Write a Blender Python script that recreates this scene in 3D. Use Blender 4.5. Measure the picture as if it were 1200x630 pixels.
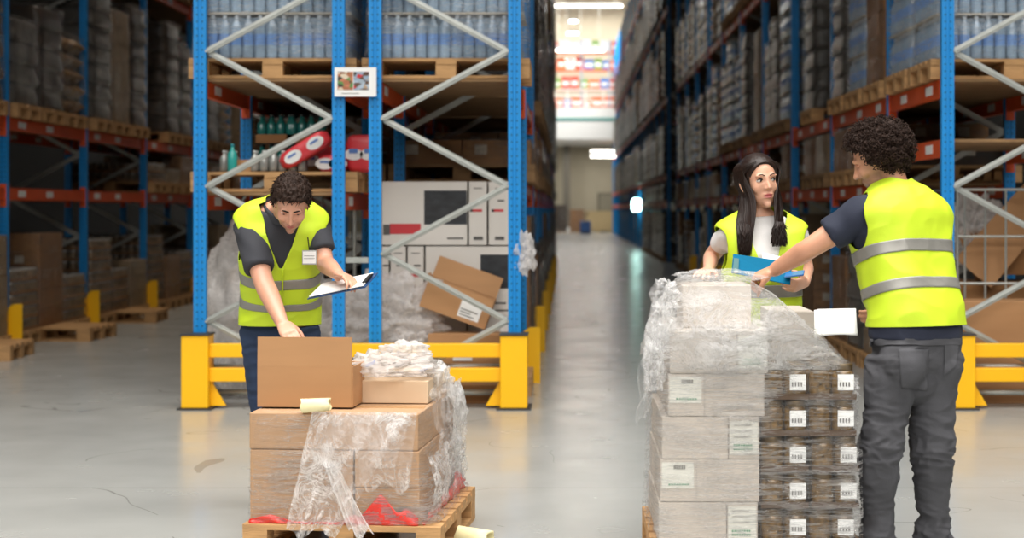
import bpy, bmesh, math, random
from mathutils import Vector, Matrix, noise
R = math.radians
rnd = random.Random(7)
for o in list(bpy.data.objects): bpy.data.objects.remove(o)
S = bpy.context.scene
COL = S.collection
HC, VX, VY, F = 1.4, 665.0, 245.0, 1900.0          # eye height, vanishing point of the aisle, focal length in pixels (1200 wide)

def P(x, y, Y):                                     # pixel of the photograph at a given distance -> world point
    return Vector(((x - VX) / F * Y, Y, HC - (y - VY) / F * Y))

# ---------------------------------------------------------------- camera, world, light
cd = bpy.data.cameras.new('camera'); cam = bpy.data.objects.new('camera', cd); COL.objects.link(cam)
cd.sensor_width = 36; cd.lens = 36 * F / 1200; cd.shift_x = (600 - VX) / 1200; cd.shift_y = -(315 - VY) / 1200
cam.location = (0, 0, HC); cam.rotation_euler = (R(90), 0, 0)
cd.clip_end = 400
cd.dof.use_dof = True; cd.dof.focus_distance = 7.0; cd.dof.aperture_fstop = 2.3
S.camera = cam
S.view_settings.view_transform = 'Standard'; S.view_settings.look = 'None'
S.view_settings.gamma = 1; S.view_settings.use_curve_mapping = False
S.view_settings.exposure = 0.0
S.cycles.transparent_max_bounces = 24
W = bpy.data.worlds.new('world'); S.world = W; W.use_nodes = True
W.node_tree.nodes['Background'].inputs[0].default_value = (0.9, 0.95, 1, 1)
W.node_tree.nodes['Background'].inputs[1].default_value = 0.35

def area(name, loc, size, power, rot=(0, 0, 0), col=(1, 0.97, 0.93), spread=180):
    l = bpy.data.lights.new(name, 'AREA'); l.shape = 'RECTANGLE'; l.size, l.size_y = size; l.energy = power; l.color = col; l.spread = R(spread)
    o = bpy.data.objects.new(name, l); o.location = loc; o.rotation_euler = rot; COL.objects.link(o); return o
area('hall_roof_and_fill_light', (0, 5.0, 11), (18, 6), 1480, spread=110)
area('hall_roof_and_fill_light', (0, -7, 9), (20, 7), 1080, (R(40), 0, 0), spread=100)  # fill added behind the camera to light the fronts, not a roof lamp
area('far_hall_light', (1, 96, 13.5), (30, 6), 2600)
area('fascia_fill_light', (1, 82, 14.0), (12, 3), 1500, (R(50), 0, 0), spread=120)  # unseen fill added to brighten the front of the mezzanine fascia
area('mezzanine_under_light', (0, 95, 5.0), (12, 6), 500)
area('aisle_light', (1.1, 24, 14.5), (0.6, 16), 160, spread=120)
area('aisle_light', (1.1, 60, 14.5), (0.6, 30), 300, spread=100)
area('left_aisle_light', (-4.0, 22, 14.5), (0.8, 16), 330, col=(1, 0.88, 0.72), spread=120)

# ---------------------------------------------------------------- materials
def lin(c):
    if isinstance(c, str):
        c = [int(c[i:i + 2], 16) / 255 for i in (0, 2, 4)]
    return tuple((v / 12.92 if v <= 0.04045 else ((v + 0.055) / 1.055) ** 2.4) for v in c) + (1,)
MATS = {}
def nodes(m): return m.node_tree.nodes, m.node_tree.links
def mat(name, col, rough=0.5, metal=0.0, var=0.0, vscale=4.0, bump=0.0, bscale=30.0, spec=0.5, stretch=None, emit=0, coat=0, sub=0, trans=0):
    if name in MATS: return MATS[name]
    m = bpy.data.materials.new(name); m.use_nodes = True; MATS[name] = m
    n, l = nodes(m); b = n['Principled BSDF']
    b.inputs['Base Color'].default_value = lin(col); b.inputs['Roughness'].default_value = rough
    b.inputs['Metallic'].default_value = metal; b.inputs['Specular IOR Level'].default_value = spec
    b.inputs['Coat Weight'].default_value = coat
    if trans: b.inputs['Transmission Weight'].default_value = trans
    if sub:
        b.inputs['Subsurface Weight'].default_value = sub; b.inputs['Subsurface Radius'].default_value = (0.01, 0.004, 0.002)
        b.inputs['Subsurface Scale'].default_value = 1.0
    if emit:
        b.inputs['Emission Color'].default_value = lin(col); b.inputs['Emission Strength'].default_value = emit
    tc = n.new('ShaderNodeTexCoord'); mp = n.new('ShaderNodeMapping'); l.new(tc.outputs['Object'], mp.inputs[0])
    if stretch: mp.inputs['Scale'].default_value = stretch
    if var:
        t = n.new('ShaderNodeTexNoise'); t.inputs['Scale'].default_value = vscale; t.inputs['Detail'].default_value = 5
        l.new(mp.outputs[0], t.inputs['Vector'])
        mr = n.new('ShaderNodeMapRange'); mr.inputs[1].default_value = 0.3; mr.inputs[2].default_value = 0.7
        mr.inputs[3].default_value = 1 - var; mr.inputs[4].default_value = 1 + var
        l.new(t.outputs[0], mr.inputs[0])
        hs = n.new('ShaderNodeHueSaturation'); hs.inputs['Color'].default_value = lin(col)
        l.new(mr.outputs[0], hs.inputs['Value']); l.new(hs.outputs[0], b.inputs['Base Color'])
    if bump:
        t = n.new('ShaderNodeTexNoise'); t.inputs['Scale'].default_value = bscale; t.inputs['Detail'].default_value = 3
        l.new(mp.outputs[0], t.inputs['Vector'])
        bp = n.new('ShaderNodeBump'); bp.inputs['Strength'].default_value = bump; bp.inputs['Distance'].default_value = 0.01
        l.new(t.outputs[0], bp.inputs['Height']); l.new(bp.outputs[0], b.inputs['Normal'])
    return m

def film(name, base=0.12, gain=0.7, scale=(6, 6, 40), rough=0.22, sc=1.0, dist=1.5, col='F4F4F4', bump=0.9, power=7, haze=0.5, gate=(0.38, 0.68)):
    """clear stretch film: mostly see-through, whitish where it is wrinkled or doubled"""
    if name in MATS: return MATS[name]
    m = bpy.data.materials.new(name); m.use_nodes = True; MATS[name] = m
    n, l = nodes(m); b = n['Principled BSDF']
    b.inputs['Base Color'].default_value = lin(col); b.inputs['Roughness'].default_value = rough
    b.inputs['Specular IOR Level'].default_value = 0.9
    tc = n.new('ShaderNodeTexCoord'); mp = n.new('ShaderNodeMapping'); l.new(tc.outputs['Object'], mp.inputs[0])
    mp.inputs['Scale'].default_value = scale
    t = n.new('ShaderNodeTexNoise'); t.inputs['Scale'].default_value = sc; t.inputs['Detail'].default_value = 6
    t.inputs['Roughness'].default_value = 0.6; t.inputs['Distortion'].default_value = dist
    l.new(mp.outputs[0], t.inputs['Vector'])
    # ridged: 1-|2n-1|
    a = n.new('ShaderNodeMath'); a.operation = 'MULTIPLY_ADD'; a.inputs[1].default_value = 2; a.inputs[2].default_value = -1; l.new(t.outputs[0], a.inputs[0])
    c = n.new('ShaderNodeMath'); c.operation = 'ABSOLUTE'; l.new(a.outputs[0], c.inputs[0])
    d = n.new('ShaderNodeMath'); d.operation = 'SUBTRACT'; d.inputs[0].default_value = 1; l.new(c.outputs[0], d.inputs[1])
    e = n.new('ShaderNodeMath'); e.operation = 'POWER'; e.inputs[1].default_value = power; l.new(d.outputs[0], e.inputs[0])
    t2 = n.new('ShaderNodeTexNoise'); t2.inputs['Scale'].default_value = 3.2; t2.inputs['Detail'].default_value = 3; l.new(tc.outputs['Object'], t2.inputs['Vector'])
    m2 = n.new('ShaderNodeMapRange'); m2.inputs[1].default_value = gate[0]; m2.inputs[2].default_value = gate[1]; m2.inputs[3].default_value = 0.15; m2.inputs[4].default_value = 1
    l.new(t2.outputs[0], m2.inputs[0])
    f = n.new('ShaderNodeMath'); f.operation = 'MULTIPLY'; l.new(e.outputs[0], f.inputs[0]); l.new(m2.outputs[0], f.inputs[1])
    g = n.new('ShaderNodeMath'); g.operation = 'MULTIPLY_ADD'; g.inputs[1].default_value = gain; g.inputs[2].default_value = base; g.use_clamp = True
    l.new(f.outputs[0], g.inputs[0])
    bp = n.new('ShaderNodeBump'); bp.inputs['Strength'].default_value = bump; bp.inputs['Distance'].default_value = 0.01
    l.new(e.outputs[0], bp.inputs['Height']); l.new(bp.outputs[0], b.inputs['Normal'])
    tl = n.new('ShaderNodeBsdfTranslucent'); tl.inputs[0].default_value = lin(col)
    body = n.new('ShaderNodeMixShader'); body.inputs[0].default_value = haze; l.new(b.outputs[0], body.inputs[1]); l.new(tl.outputs[0], body.inputs[2])
    tr = n.new('ShaderNodeBsdfTransparent'); mx = n.new('ShaderNodeMixShader'); l.new(g.outputs[0], mx.inputs[0]); l.new(tr.outputs[0], mx.inputs[1]); l.new(body.outputs[0], mx.inputs[2])
    l.new(mx.outputs[0], n['Material Output'].inputs[0])
    return m

def dotted(name, col, rough, pitch=0.05):
    """powder-coated steel with the two rows of punched holes of a rack post (pattern repeats with height)"""
    m = mat(name, col, rough, 0.1, var=0.05, vscale=8, bump=0.05, bscale=60)
    n, l = nodes(m); b = n['Principled BSDF']
    src = b.inputs['Base Color'].links[0].from_socket
    g = n.new('ShaderNodeNewGeometry'); tc = n.new('ShaderNodeTexCoord'); sp = n.new('ShaderNodeSeparateXYZ'); l.new(tc.outputs['Object'], sp.inputs[0])
    def math_(op, a, v=None, w=None):
        q = n.new('ShaderNodeMath'); q.operation = op
        (l.new(a, q.inputs[0]) if hasattr(a, 'links') else setattr(q.inputs[0], 'default_value', a))
        for i, z in ((1, v), (2, w)):
            if z is None: continue
            (l.new(z, q.inputs[i]) if hasattr(z, 'links') else setattr(q.inputs[i], 'default_value', z))
        return q.outputs[0]
    zz = math_('SUBTRACT', math_('FRACT', math_('DIVIDE', sp.outputs[2], pitch)), 0.5)
    zz = math_('MULTIPLY', zz, pitch)
    ax = math_('SUBTRACT', math_('ABSOLUTE', sp.outputs[0]), 0.019)
    d = math_('SQRT', math_('ADD', math_('MULTIPLY', zz, zz), math_('MULTIPLY', ax, ax)))
    hole = math_('LESS_THAN', d, 0.0065)
    mx = n.new('ShaderNodeMix'); mx.data_type = 'RGBA'; l.new(hole, mx.inputs[0]); l.new(src, mx.inputs[6]); mx.inputs[7].default_value = lin('05486E')
    l.new(mx.outputs[2], b.inputs['Base Color'])
    return m

M_blue = dotted('blue_rack_paint', '0986CE', 0.42)
M_orange = mat('orange_beam_paint', 'DC5620', 0.45, var=0.08, vscale=3)
M_galv = mat('galvanised_steel', 'B4B7B2', 0.38, 0.55, var=0.08, vscale=12)
M_yellow = mat('yellow_guard_paint', 'FDC00A', 0.38, var=0.03, vscale=3, bump=0.03, bscale=20)
M_wood = mat('pallet_wood', 'B98F5F', 0.75, var=0.22, vscale=3, stretch=(2, 14, 14), bump=0.25, bscale=18)
M_woodd = mat('weathered_pallet_wood', '8E6E4A', 0.8, var=0.25, vscale=3, stretch=(2, 14, 14), bump=0.25, bscale=18)
M_kraft = mat('kraft_cardboard', 'B0845A', 0.8, var=0.045, vscale=2.5, stretch=(1, 1, 7))
M_kraftd = mat('brown_cardboard', '94693F', 0.8, var=0.1, vscale=2.5)
M_white = mat('white_paper', 'EDEDEB', 0.6)
M_black = mat('black_print', '1B1B1D', 0.55)
M_steel = mat('dark_base_plate', '4A4A4A', 0.5, 0.6)
M_filmr = film('stretch_film_on_racks', 0.06, 0.5, (5, 5, 16), rough=0.1, haze=.1, col='8A8A88', power=8)
M_filmh = film('stretch_film_streaked', 0.03, 0.85, (3.2, 3.2, 30), rough=0.15, power=11)
M_films = film('stretch_film_wrinkled', 0.07, 1.0, (9, 9, 9), rough=0.14, dist=2.5, haze=.3, bump=.5, col='FFFFFF')
M_filmw = film('stretch_film_bunched', 0.3, 0.8, (10, 10, 7), rough=0.2, dist=2.0, haze=.35, bump=.5, col='FFFFFF')

# ---------------------------------------------------------------- mesh builder
class MB:
    def __init__(s): s.v = []; s.f = []; s.m = []; s.T = None
    def add(s, vs, fs, mi=0):
        o = len(s.v); s.v += [Vector(p) if s.T is None else s.T @ Vector(p) for p in vs]
        s.f += [tuple(i + o for i in f) for f in fs]; s.m += [mi] * len(fs); return s
    def box(s, x0, x1, y0, y1, z0, z1, mi=0):
        return s.add([(x0, y0, z0), (x1, y0, z0), (x1, y1, z0), (x0, y1, z0), (x0, y0, z1), (x1, y0, z1), (x1, y1, z1), (x0, y1, z1)],
                     [(0, 3, 2, 1), (4, 5, 6, 7), (0, 1, 5, 4), (1, 2, 6, 5), (2, 3, 7, 6), (3, 0, 4, 7)], mi)
    def cbox(s, c, d, mi=0):
        return s.box(c[0] - d[0] / 2, c[0] + d[0] / 2, c[1] - d[1] / 2, c[1] + d[1] / 2, c[2] - d[2] / 2, c[2] + d[2] / 2, mi)
    def bar(s, a, b, w, h, up=(0, 0, 1), mi=0):     # rectangular bar from a to b, w sideways, h along up
        a, b = Vector(a), Vector(b); d = (b - a).normalized(); u = Vector(up); r = d.cross(u).normalized(); u = r.cross(d).normalized()
        vs = [p + r * sx * w / 2 + u * sz * h / 2 for p in (a, b) for sx, sz in ((-1, -1), (1, -1), (1, 1), (-1, 1))]
        return s.add(vs, [(0, 1, 2, 3), (7, 6, 5, 4), (0, 4, 5, 1), (1, 5, 6, 2), (2, 6, 7, 3), (3, 7, 4, 0)], mi)
    def tube(s, pts, r, n=10, mi=0, caps=True):
        pts = [Vector(p) for p in pts]; rings = []
        ref = None
        for i, p in enumerate(pts):
            d = (pts[min(i + 1, len(pts) - 1)] - pts[max(i - 1, 0)]).normalized()
            if ref is None: ref = d.orthogonal().normalized()
            ref = (ref - d * ref.dot(d)).normalized(); q = d.cross(ref)
            rr = r[i] if isinstance(r, (list, tuple)) else r
            rings.append([p + (ref * math.cos(2 * math.pi * k / n) + q * math.sin(2 * math.pi * k / n)) * rr for k in range(n)])
        return s.loft(rings, mi, caps)
    def loft(s, rings, mi=0, caps=True):
        n = len(rings[0]); vs = [p for r in rings for p in r]; fs = []
        for i in range(len(rings) - 1):
            for k in range(n):
                fs.append((i * n + k, i * n + (k + 1) % n, (i + 1) * n + (k + 1) % n, (i + 1) * n + k))
        if caps:
            fs.append(tuple(reversed(range(n)))); fs.append(tuple((len(rings) - 1) * n + k for k in range(n)))
        return s.add(vs, fs, mi)
    def lathe(s, prof, c=(0, 0, 0), n=14, mi=0, caps=True):  # prof: (radius, z)
        return s.loft([[Vector(c) + Vector((r * math.cos(2 * math.pi * k / n), r * math.sin(2 * math.pi * k / n), z)) for k in range(n)] for r, z in prof], mi, caps)
    def prism(s, poly, a, b, mi=0):                 # polygon in xz at y=a..b
        n = len(poly); vs = [(x, a, z) for x, z in poly] + [(x, b, z) for x, z in poly]
        return s.add(vs, [tuple(range(n)), tuple(reversed(range(n, 2 * n)))] + [(k, k + n, (k + 1) % n + n, (k + 1) % n) for k in range(n)], mi)
    def build(s, name, mats, parent=None, origin=None, smooth=False, bevel=0, seg=2, solid=0):
        me = bpy.data.meshes.new(name)
        vs = s.v if origin is None else [p - Vector(origin) for p in s.v]
        me.from_pydata([tuple(p) for p in vs], [], s.f)
        for mm in (mats if isinstance(mats, (list, tuple)) else [mats]): me.materials.append(mm)
        me.polygons.foreach_set('material_index', s.m)
        if smooth: me.polygons.foreach_set('use_smooth', [True] * len(s.f))
        bm = bmesh.new(); bm.from_mesh(me); bmesh.ops.recalc_face_normals(bm, faces=bm.faces); bm.to_mesh(me); bm.free()
        me.update()
        o = bpy.data.objects.new(name, me); COL.objects.link(o)
        if parent is not None: o.parent = parent
        elif origin is not None: o.location = origin
        if solid:
            q = o.modifiers.new('thickness', 'SOLIDIFY'); q.thickness = solid; q.offset = 0
        if bevel:
            q = o.modifiers.new('bevel', 'BEVEL'); q.width = bevel; q.segments = seg; q.limit_method = 'ANGLE'; q.angle_limit = R(40)
        return o

USED = set()
def tag(o, label, cat, group=None, kind=None):
    o['label'] = label; o['category'] = cat
    if group: o['group'] = group
    if kind: o['kind'] = kind
    return o
def thing(name, label, cat, loc=(0, 0, 0), rz=0, group=None, kind=None):
    o = bpy.data.objects.new(name, None); COL.objects.link(o); o.empty_display_size = 0.1
    o.location = loc; o.rotation_euler = (0, 0, rz); return tag(o, label, cat, group, kind)
def struct(o): o['kind'] = 'structure'; return o
KIDS = {}
def kids(o): return [c for c in o.children]
def dup(root, loc, rz=0, label=None, group=None, scale=None):
    c = root.copy(); COL.objects.link(c); c.location = loc; c.rotation_euler = (0, 0, rz)
    if scale: c.scale = scale
    if label: c['label'] = label
    if group: c['group'] = group
    for ch in kids(root):
        d = ch.copy(); COL.objects.link(d); d.parent = c
        for g in kids(ch):
            e = g.copy(); COL.objects.link(e); e.parent = d
    return c
FIRST = {}
def place(key, proto, loc, rz, label, group, scale=None):
    """the first placement moves the prototype itself, the later ones copy it"""
    if key not in FIRST:
        FIRST[key] = proto; proto.location = loc; proto.rotation_euler = (0, 0, rz)
        if scale: proto.scale = scale
        if label: proto['label'] = label
        if group: proto['group'] = group
        return proto
    return dup(FIRST[key], loc, rz, label, group, scale or (1, 1, 1))

# ---------------------------------------------------------------- the hall
def floor_material():
    m = mat('polished_concrete', 'A6A7A3', 0.24, var=0.07, vscale=0.8, bump=0.03, bscale=6, spec=0.6)
    n, l = nodes(m); b = n['Principled BSDF']; src = b.inputs['Base Color'].links[0].from_socket
    tc = n.new('ShaderNodeTexCoord')
    # sawn joints
    br = n.new('ShaderNodeTexBrick'); br.offset = 0; br.inputs['Scale'].default_value = 1
    br.inputs['Brick Width'].default_value = 6.2; br.inputs['Row Height'].default_value = 5.3; br.inputs['Mortar Size'].default_value = 0.006
    br.inputs['Color1'].default_value = (1, 1, 1, 1); br.inputs['Color2'].default_value = (1, 1, 1, 1); br.inputs['Mortar'].default_value = (0.55, 0.55, 0.53, 1)
    mp = n.new('ShaderNodeMapping'); mp.inputs['Location'].default_value = (1.2, -2.85, 0); l.new(tc.outputs['Object'], mp.inputs[0]); l.new(mp.outputs[0], br.inputs[0])
    mx = n.new('ShaderNodeMix'); mx.data_type = 'RGBA'; mx.blend_type = 'MULTIPLY'; mx.inputs[0].default_value = 1; l.new(src, mx.inputs[6]); l.new(br.outputs[0], mx.inputs[7])
    # tyre scuffs: sparse thin ridges
    t = n.new('ShaderNodeTexNoise'); t.inputs['Scale'].default_value = 0.9; t.inputs['Detail'].default_value = 1; t.inputs['Distortion'].default_value = 1.2; l.new(tc.outputs['Object'], t.inputs[0])
    def mth(op, a, v):
        q = n.new('ShaderNodeMath'); q.operation = op; l.new(a, q.inputs[0]) if not isinstance(a, float) else None
        if isinstance(v, float): q.inputs[1].default_value = v
        else: l.new(v, q.inputs[1])
        return q.outputs[0]
    d = mth('ABSOLUTE', mth('SUBTRACT', t.outputs[0], 0.5), 0.0)
    line = mth('LESS_THAN', d, 0.0035)
    t3 = n.new('ShaderNodeTexNoise'); t3.inputs['Scale'].default_value = 1.7; t3.inputs['Detail'].default_value = 2
    l.new(tc.outputs['Object'], t3.inputs[0])
    gate = mth('GREATER_THAN', t3.outputs[0], 0.53)
    sc = mth('MULTIPLY', mth('MULTIPLY', line, gate), 0.45)
    m2 = n.new('ShaderNodeMix'); m2.data_type = 'RGBA'; l.new(sc, m2.inputs[0]); l.new(mx.outputs[2], m2.inputs[6]); m2.inputs[7].default_value = lin('4A4742')
    l.new(m2.outputs[2], b.inputs['Base Color'])
    t4 = n.new('ShaderNodeTexNoise'); t4.inputs['Scale'].default_value = 2.2; t4.inputs['Detail'].default_value = 6; l.new(tc.outputs['Object'], t4.inputs[0])
    mr = n.new('ShaderNodeMapRange'); mr.inputs[3].default_value = 0.14; mr.inputs[4].default_value = 0.34; l.new(t4.outputs[0], mr.inputs[0]); l.new(mr.outputs[0], b.inputs['Roughness'])
    return m
struct(MB().box(-16, 16, -13, 101, -0.1, 0).build('floor', floor_material()))
M_wall = mat('pale_wall_panel', 'B5AC96', 0.7, var=0.05, vscale=0.5)
struct(MB().box(-16, 16, -13, 101, 15, 15.2).build('ceiling', mat('grey_roof', '8C8E8E', 0.8)))
wf = MB().box(-16, 16, 100, 100.3, 0, 15)
for x in (-2.4, -0.75, 0.9, 2.55, 4.2): wf.box(x - 0.03, x + 0.03, 99.94, 100, 0, 5.4)
wf.box(-8, 8, 99.9, 100, 4.1, 4.3)
struct(wf.build('wall_far', M_wall))
struct(MB().box(-16.2, -16, -13, 101, 0, 15).build('wall_left', mat('dark_side_wall', '33312E', 0.8)))
struct(MB().box(16, 16.2, -13, 101, 0, 15).build('wall_right', mat('dark_side_wall', '33312E', 0.8)))
struct(MB().box(-16, 16, -13.2, -13, 0, 15).build('wall_back', mat('light_back_wall', 'B5B5B0', 0.8)))
# ---------------------------------------------------------------- pallet racking
def post_mb():                                      # ribbed open post, 100 wide, 80 deep
    prof = [(-.044, -.04), (-.012, -.04), (-.008, -.034), (.008, -.034), (.012, -.04), (.044, -.04), (.044, .012), (.03, .028), (.03, .04),
            (-.03, .04), (-.03, .028), (-.044, .012)]
    m = MB(); H = 10.6
    n = len(prof); vs = [(x, y, z) for z in (0.02, H) for x, y in prof]
    m.add(vs, [tuple(reversed(range(n))), tuple(range(n, 2 * n))] + [(k, (k + 1) % n, (k + 1) % n + n, k + n) for k in range(n)])
    m.box(-.07, .07, -.06, .06, 0, .02, 1)
    return m
POST = post_mb().build('upright_post', [M_blue, M_steel]); POST_USED = [False]
def put(proto_flag, proto, parent, loc, name=None, rz=0):
    o = proto if not proto_flag[0] else proto.copy()
    if proto_flag[0]: COL.objects.link(o)
    proto_flag[0] = True; o.parent = parent; o.location = loc; o.rotation_euler = (0, 0, rz); return o
ZN = [0.16, 0.63, 1.10, 1.57, 2.04, 2.51, 2.98, 3.45]
def zig(side):                                      # node list of the bracing; side -1 = first high node at left
    return [(0.05 if (i % 2 == (1 if side < 0 else 0)) else 0.95, z) for i, z in enumerate([0.13 + 0.4775 * k for k in range(22)])]
def lattice(side, depth, name='brace_lattice'):
    m = MB(); pts = zig(side)
    for (a, z0), (b, z1) in zip(pts, pts[1:]):
        m.bar((a * depth, 0, z0), (b * depth, 0, z1), 0.045, 0.03, up=(0, 1, 0))
    m.bar((0.03, 0, 0.1), (depth - .03, 0, 0.1), 0.04, 0.03, up=(0, 1, 0))
    return m
def rack(name, label, x0, x1, ys, levels, levels_first=None, side=-1, full_first=False, group=None, faces=(1, 1)):
    """one row of racking from ys[0] to ys[-1]; x0,x1 = lines of the two posts"""
    root = thing(name, label, 'racking', (x0, ys[0], 0), group=group)
    d = x1 - x0; X0 = Vector((x0, ys[0], 0))
    lat = [False]; latp = lattice(side, d).build('brace_lattice', M_galv)
    for i, y in enumerate(ys):
        for x in (0, d): put(POST_USED, POST, root, (x, y - ys[0], 0))
        if i == 0 and full_first:
            pts = zig(side)
            for (a, z0), (b, z1) in list(zip(pts, pts[1:]))[:10]:
                m = MB(); A = Vector((a * d, -0.012 if z1 > z0 and a < b else 0.012, z0)); B = Vector((b * d, A.y, z1))
                m.bar(A, B, 0.042, 0.03, up=(0, 1, 0)); m.bar(A + Vector((0, -.018, 0)), B + Vector((0, -.018, 0)), 0.012, 0.008, up=(0, 1, 0))
                m.build('diagonal_brace', M_galv, root, bevel=0.003)
            for (a, z) in pts[:10]:
                q = MB(); q.tube([(a * d, -.05, z), (a * d, .03, z)], 0.011, 8); q.build('bolt', M_galv, root)
            for z in (0.1, 0.28):
                MB().tube([(0.03, 0.03, z), (d - .03, 0.03, z)], 0.022, 10).build('bottom_tube', M_galv, root, smooth=True)
        else: put(lat, latp, root, (0, y - ys[0], 0))
    if not lat[0]: bpy.data.objects.remove(latp)
    protos = {}
    for i in range(len(ys) - 1):
        L = ys[i + 1] - ys[i] - 0.1; lv = levels_first if (i == 0 and levels_first) else levels
        key = round(L, 3)
        if key not in protos:
            m = MB()
            m.box(-.022, .022, 0, L, -.06, .06); m.box(-.024, .024, 0, L, .05, .062); m.box(-.024, .024, 0, L, -.062, -.05)
            for e in (0, L): m.box(-.034, .034, e - .035 if e == 0 else e - .005, e + .005 if e == 0 else e + .035, -.13, .1)
            for k in range(int(L / 0.9)):
                m.box(-.0255, .0255, .3 + k * .9, .52 + k * .9, -.03, .035, 1)
            q = MB(); k = 0.03
            while k < L - .05:
                q.box(0.03, d - .03, k, k + .085, -.02, 0.0); k += 0.125
            protos[key] = (m.build('shelf_beam', [M_orange, M_white]), [False], q.build('shelf_deck', M_woodd), [False])
        bm_, bf, dk, df = protos[key]
        for z in lv:
            for x, on in ((0, faces[0]), (d, faces[1])):
                if on: put(bf, bm_, root, (x, ys[i] + .05 - ys[0], z - 0.065))
            put(df, dk, root, (0, ys[i] + .05 - ys[0], z))
    return root
LV = [1.62, 2.33, 4.42, 6.85, 9.0]
Y0, Y1, PITCH = 11.5, 13.15, 2.87
yc = [Y0, Y1] + [Y1 + PITCH * k for k in range(1, 11)]      # to 41.9
rack('pallet_rack', 'blue racking row left of the framed gap, its end brace behind the bending man', -2.60, -1.62, yc, LV, [1.52, 2.33, 4.42], side=-1, full_first=True, faces=(1, 1))
rack('pallet_rack', 'blue racking row holding white television cartons, beside the long middle aisle', -1.36, -0.375, yc, LV, [2.33, 4.42], side=1, full_first=True)
yr = [11.5, 13.45] + [13.45 + 2.87 * k for k in range(1, 10)]   # to 39.3
rack('pallet_rack', 'blue and orange racking row right of the aisle, behind the curly haired man', 2.69, 3.66, yr, LV, [1.9, 2.33, 4.42], side=-1, full_first=True)
yf = [43.0 + 2.9 * k for k in range(19)]
rack('pallet_rack', 'distant dark racking row down the right side of the aisle, past the cross gap', 2.69, 3.66, yf, LV, side=-1)
yl = [13.65 + 2.68 * k for k in range(12)]
rack('pallet_rack', 'dim racking row along the far left edge of the photo', -6.67, -5.67, yl, LV, side=-1)

# link between the two centre frames
l = MB().bar((-1.57, 11.5, 1.04), (-1.41, 11.5, 1.04), 0.04, 0.04).build('row_spacer', M_galv); tag(l, 'short grey steel spacer joining the two blue posts', 'spacer')

# ---- rack end guard rails
def end_guard(x0, x1, label, y=11.3):
    root = thing('rack_end_guard', label, 'guard rail', (x0, y, 0), group='yellow rack end guards')
    for x in (0, x1 - x0):
        m = MB().box(x - .095, x + .095, 0, .2, .012, .52)
        po = m.build('guard_post', M_yellow, root, bevel=0.008)
        MB().box(x - .1, x + .1, -.01, .21, .52, .53).build('post_cap', M_steel, po)
        f = MB().box(x - .12, x + .12, -.02, .3, 0, .012); f.build('foot_plate', M_steel, root)
        sg = 1 if x == 0 else -1
        g = MB().prism([(x + sg * .095, .02), (x + sg * .2, .02), (x + sg * .095, .2)], .09, .11); g.build('gusset', M_yellow, root)
    for z in (.41, .24):
        MB().box(.09, x1 - x0 - .09, .05, .13, z - .048, z + .048).build('guard_bar', M_yellow, root, bevel=0.006)
    return root
end_guard(-2.60, -0.375, 'yellow steel guard rail across the foot of the two centre racks')
end_guard(2.75, 3.80, 'yellow guard rail at the right edge, partly behind the man in grey jeans')

# ---- single column guards
def column_guard():
    root = thing('column_guard', '', 'column guard', (0, 0, 0))
    m = MB(); prof = [(-.08, 0), (-.08, .36), (-.05, .42), (.0, .45), (.08, .45), (.08, 0)]
    m.prism(prof, -.012, .012); m.build('guard_plate', M_yellow, root)
    MB().box(-.085, -.065, -.07, .07, 0, .36).build('guard_front', M_yellow, root)
    return root
cg = column_guard()
ORD = ['first', 'second', 'third', 'fourth', 'fifth', 'sixth', 'seventh', 'eighth', 'ninth', 'tenth', 'eleventh', 'twelfth', 'thirteenth', 'fourteenth', 'fifteenth', 'sixteenth', 'seventeenth', 'eighteenth', 'nineteenth', 'twentieth']
for i, y in enumerate(yl[1:8]):
    place('cg', cg, (-5.55, y - .06, 0), 0, 'yellow guard on the dim left rack, %s post from the left edge' % ORD[i], 'column guards of the racks')
for i, y in enumerate(yc[1:9]):
    place('cg', cg, (-.30, y - .08, 0), 0, 'yellow post guard on the aisle side of the centre rack, %s' % ['nearest of the line', 'second of the line', 'third of the line', 'fourth of the line', 'fifth of the line', 'sixth of the line', 'seventh of the line', 'farthest of the line'][i], 'column guards of the racks')
ORD = ['first', 'second', 'third', 'fourth', 'fifth', 'sixth', 'seventh', 'eighth', 'ninth', 'tenth', 'eleventh', 'twelfth', 'thirteenth', 'fourteenth', 'fifteenth', 'sixteenth', 'seventeenth', 'eighteenth', 'nineteenth', 'twentieth']
for i, y in enumerate(yr[3:9]):
    place('cg', cg, (2.6, y - .08, 0), 0, 'yellow post guard in the dark under the right rack, %s going back' % ORD[i], 'column guards of the racks')

# ---------------------------------------------------------------- pallets and loads
def pallet_mesh(m, T=None):
    m.T = T
    for k in range(5): m.box(-.6, .6, -.4 + k * .17, -.4 + k * .17 + .115 + (.005 if k in (0, 4) else 0), .122, .144)
    for x in (-.6, -.07, .455): m.box(x, x + .145, -.4, .4, .1, .122)
    m.T = None
def make_pallet(full=True, wood=None):
    w = wood or M_wood
    if full:
        root = thing('wooden_pallet', '', 'pallet')
        m = MB(); pallet_mesh(m); m.build('deck_boards', w, root)
        for x in (-.5275, 0, .5275):
            for y in (-.345, 0, .345):
                MB().box(x - .0725, x + .0725, y - .05, y + .05, .022, .1).build('block', w, root)
        for y in (-.345, 0, .345): MB().box(-.6, .6, y - .05, y + .05, 0, .022).build('skid', w, root)
        return root
    m = MB(); pallet_mesh(m)
    for x in (-.5275, 0, .5275):
        for y in (-.345, 0, .345): m.box(x - .0725, x + .0725, y - .05, y + .05, .022, .1)
    for y in (-.345, 0, .345): m.box(-.6, .6, y - .05, y + .05, 0, .022)
    return tag(m.build('wooden_pallet', w), '', 'pallet')

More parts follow.
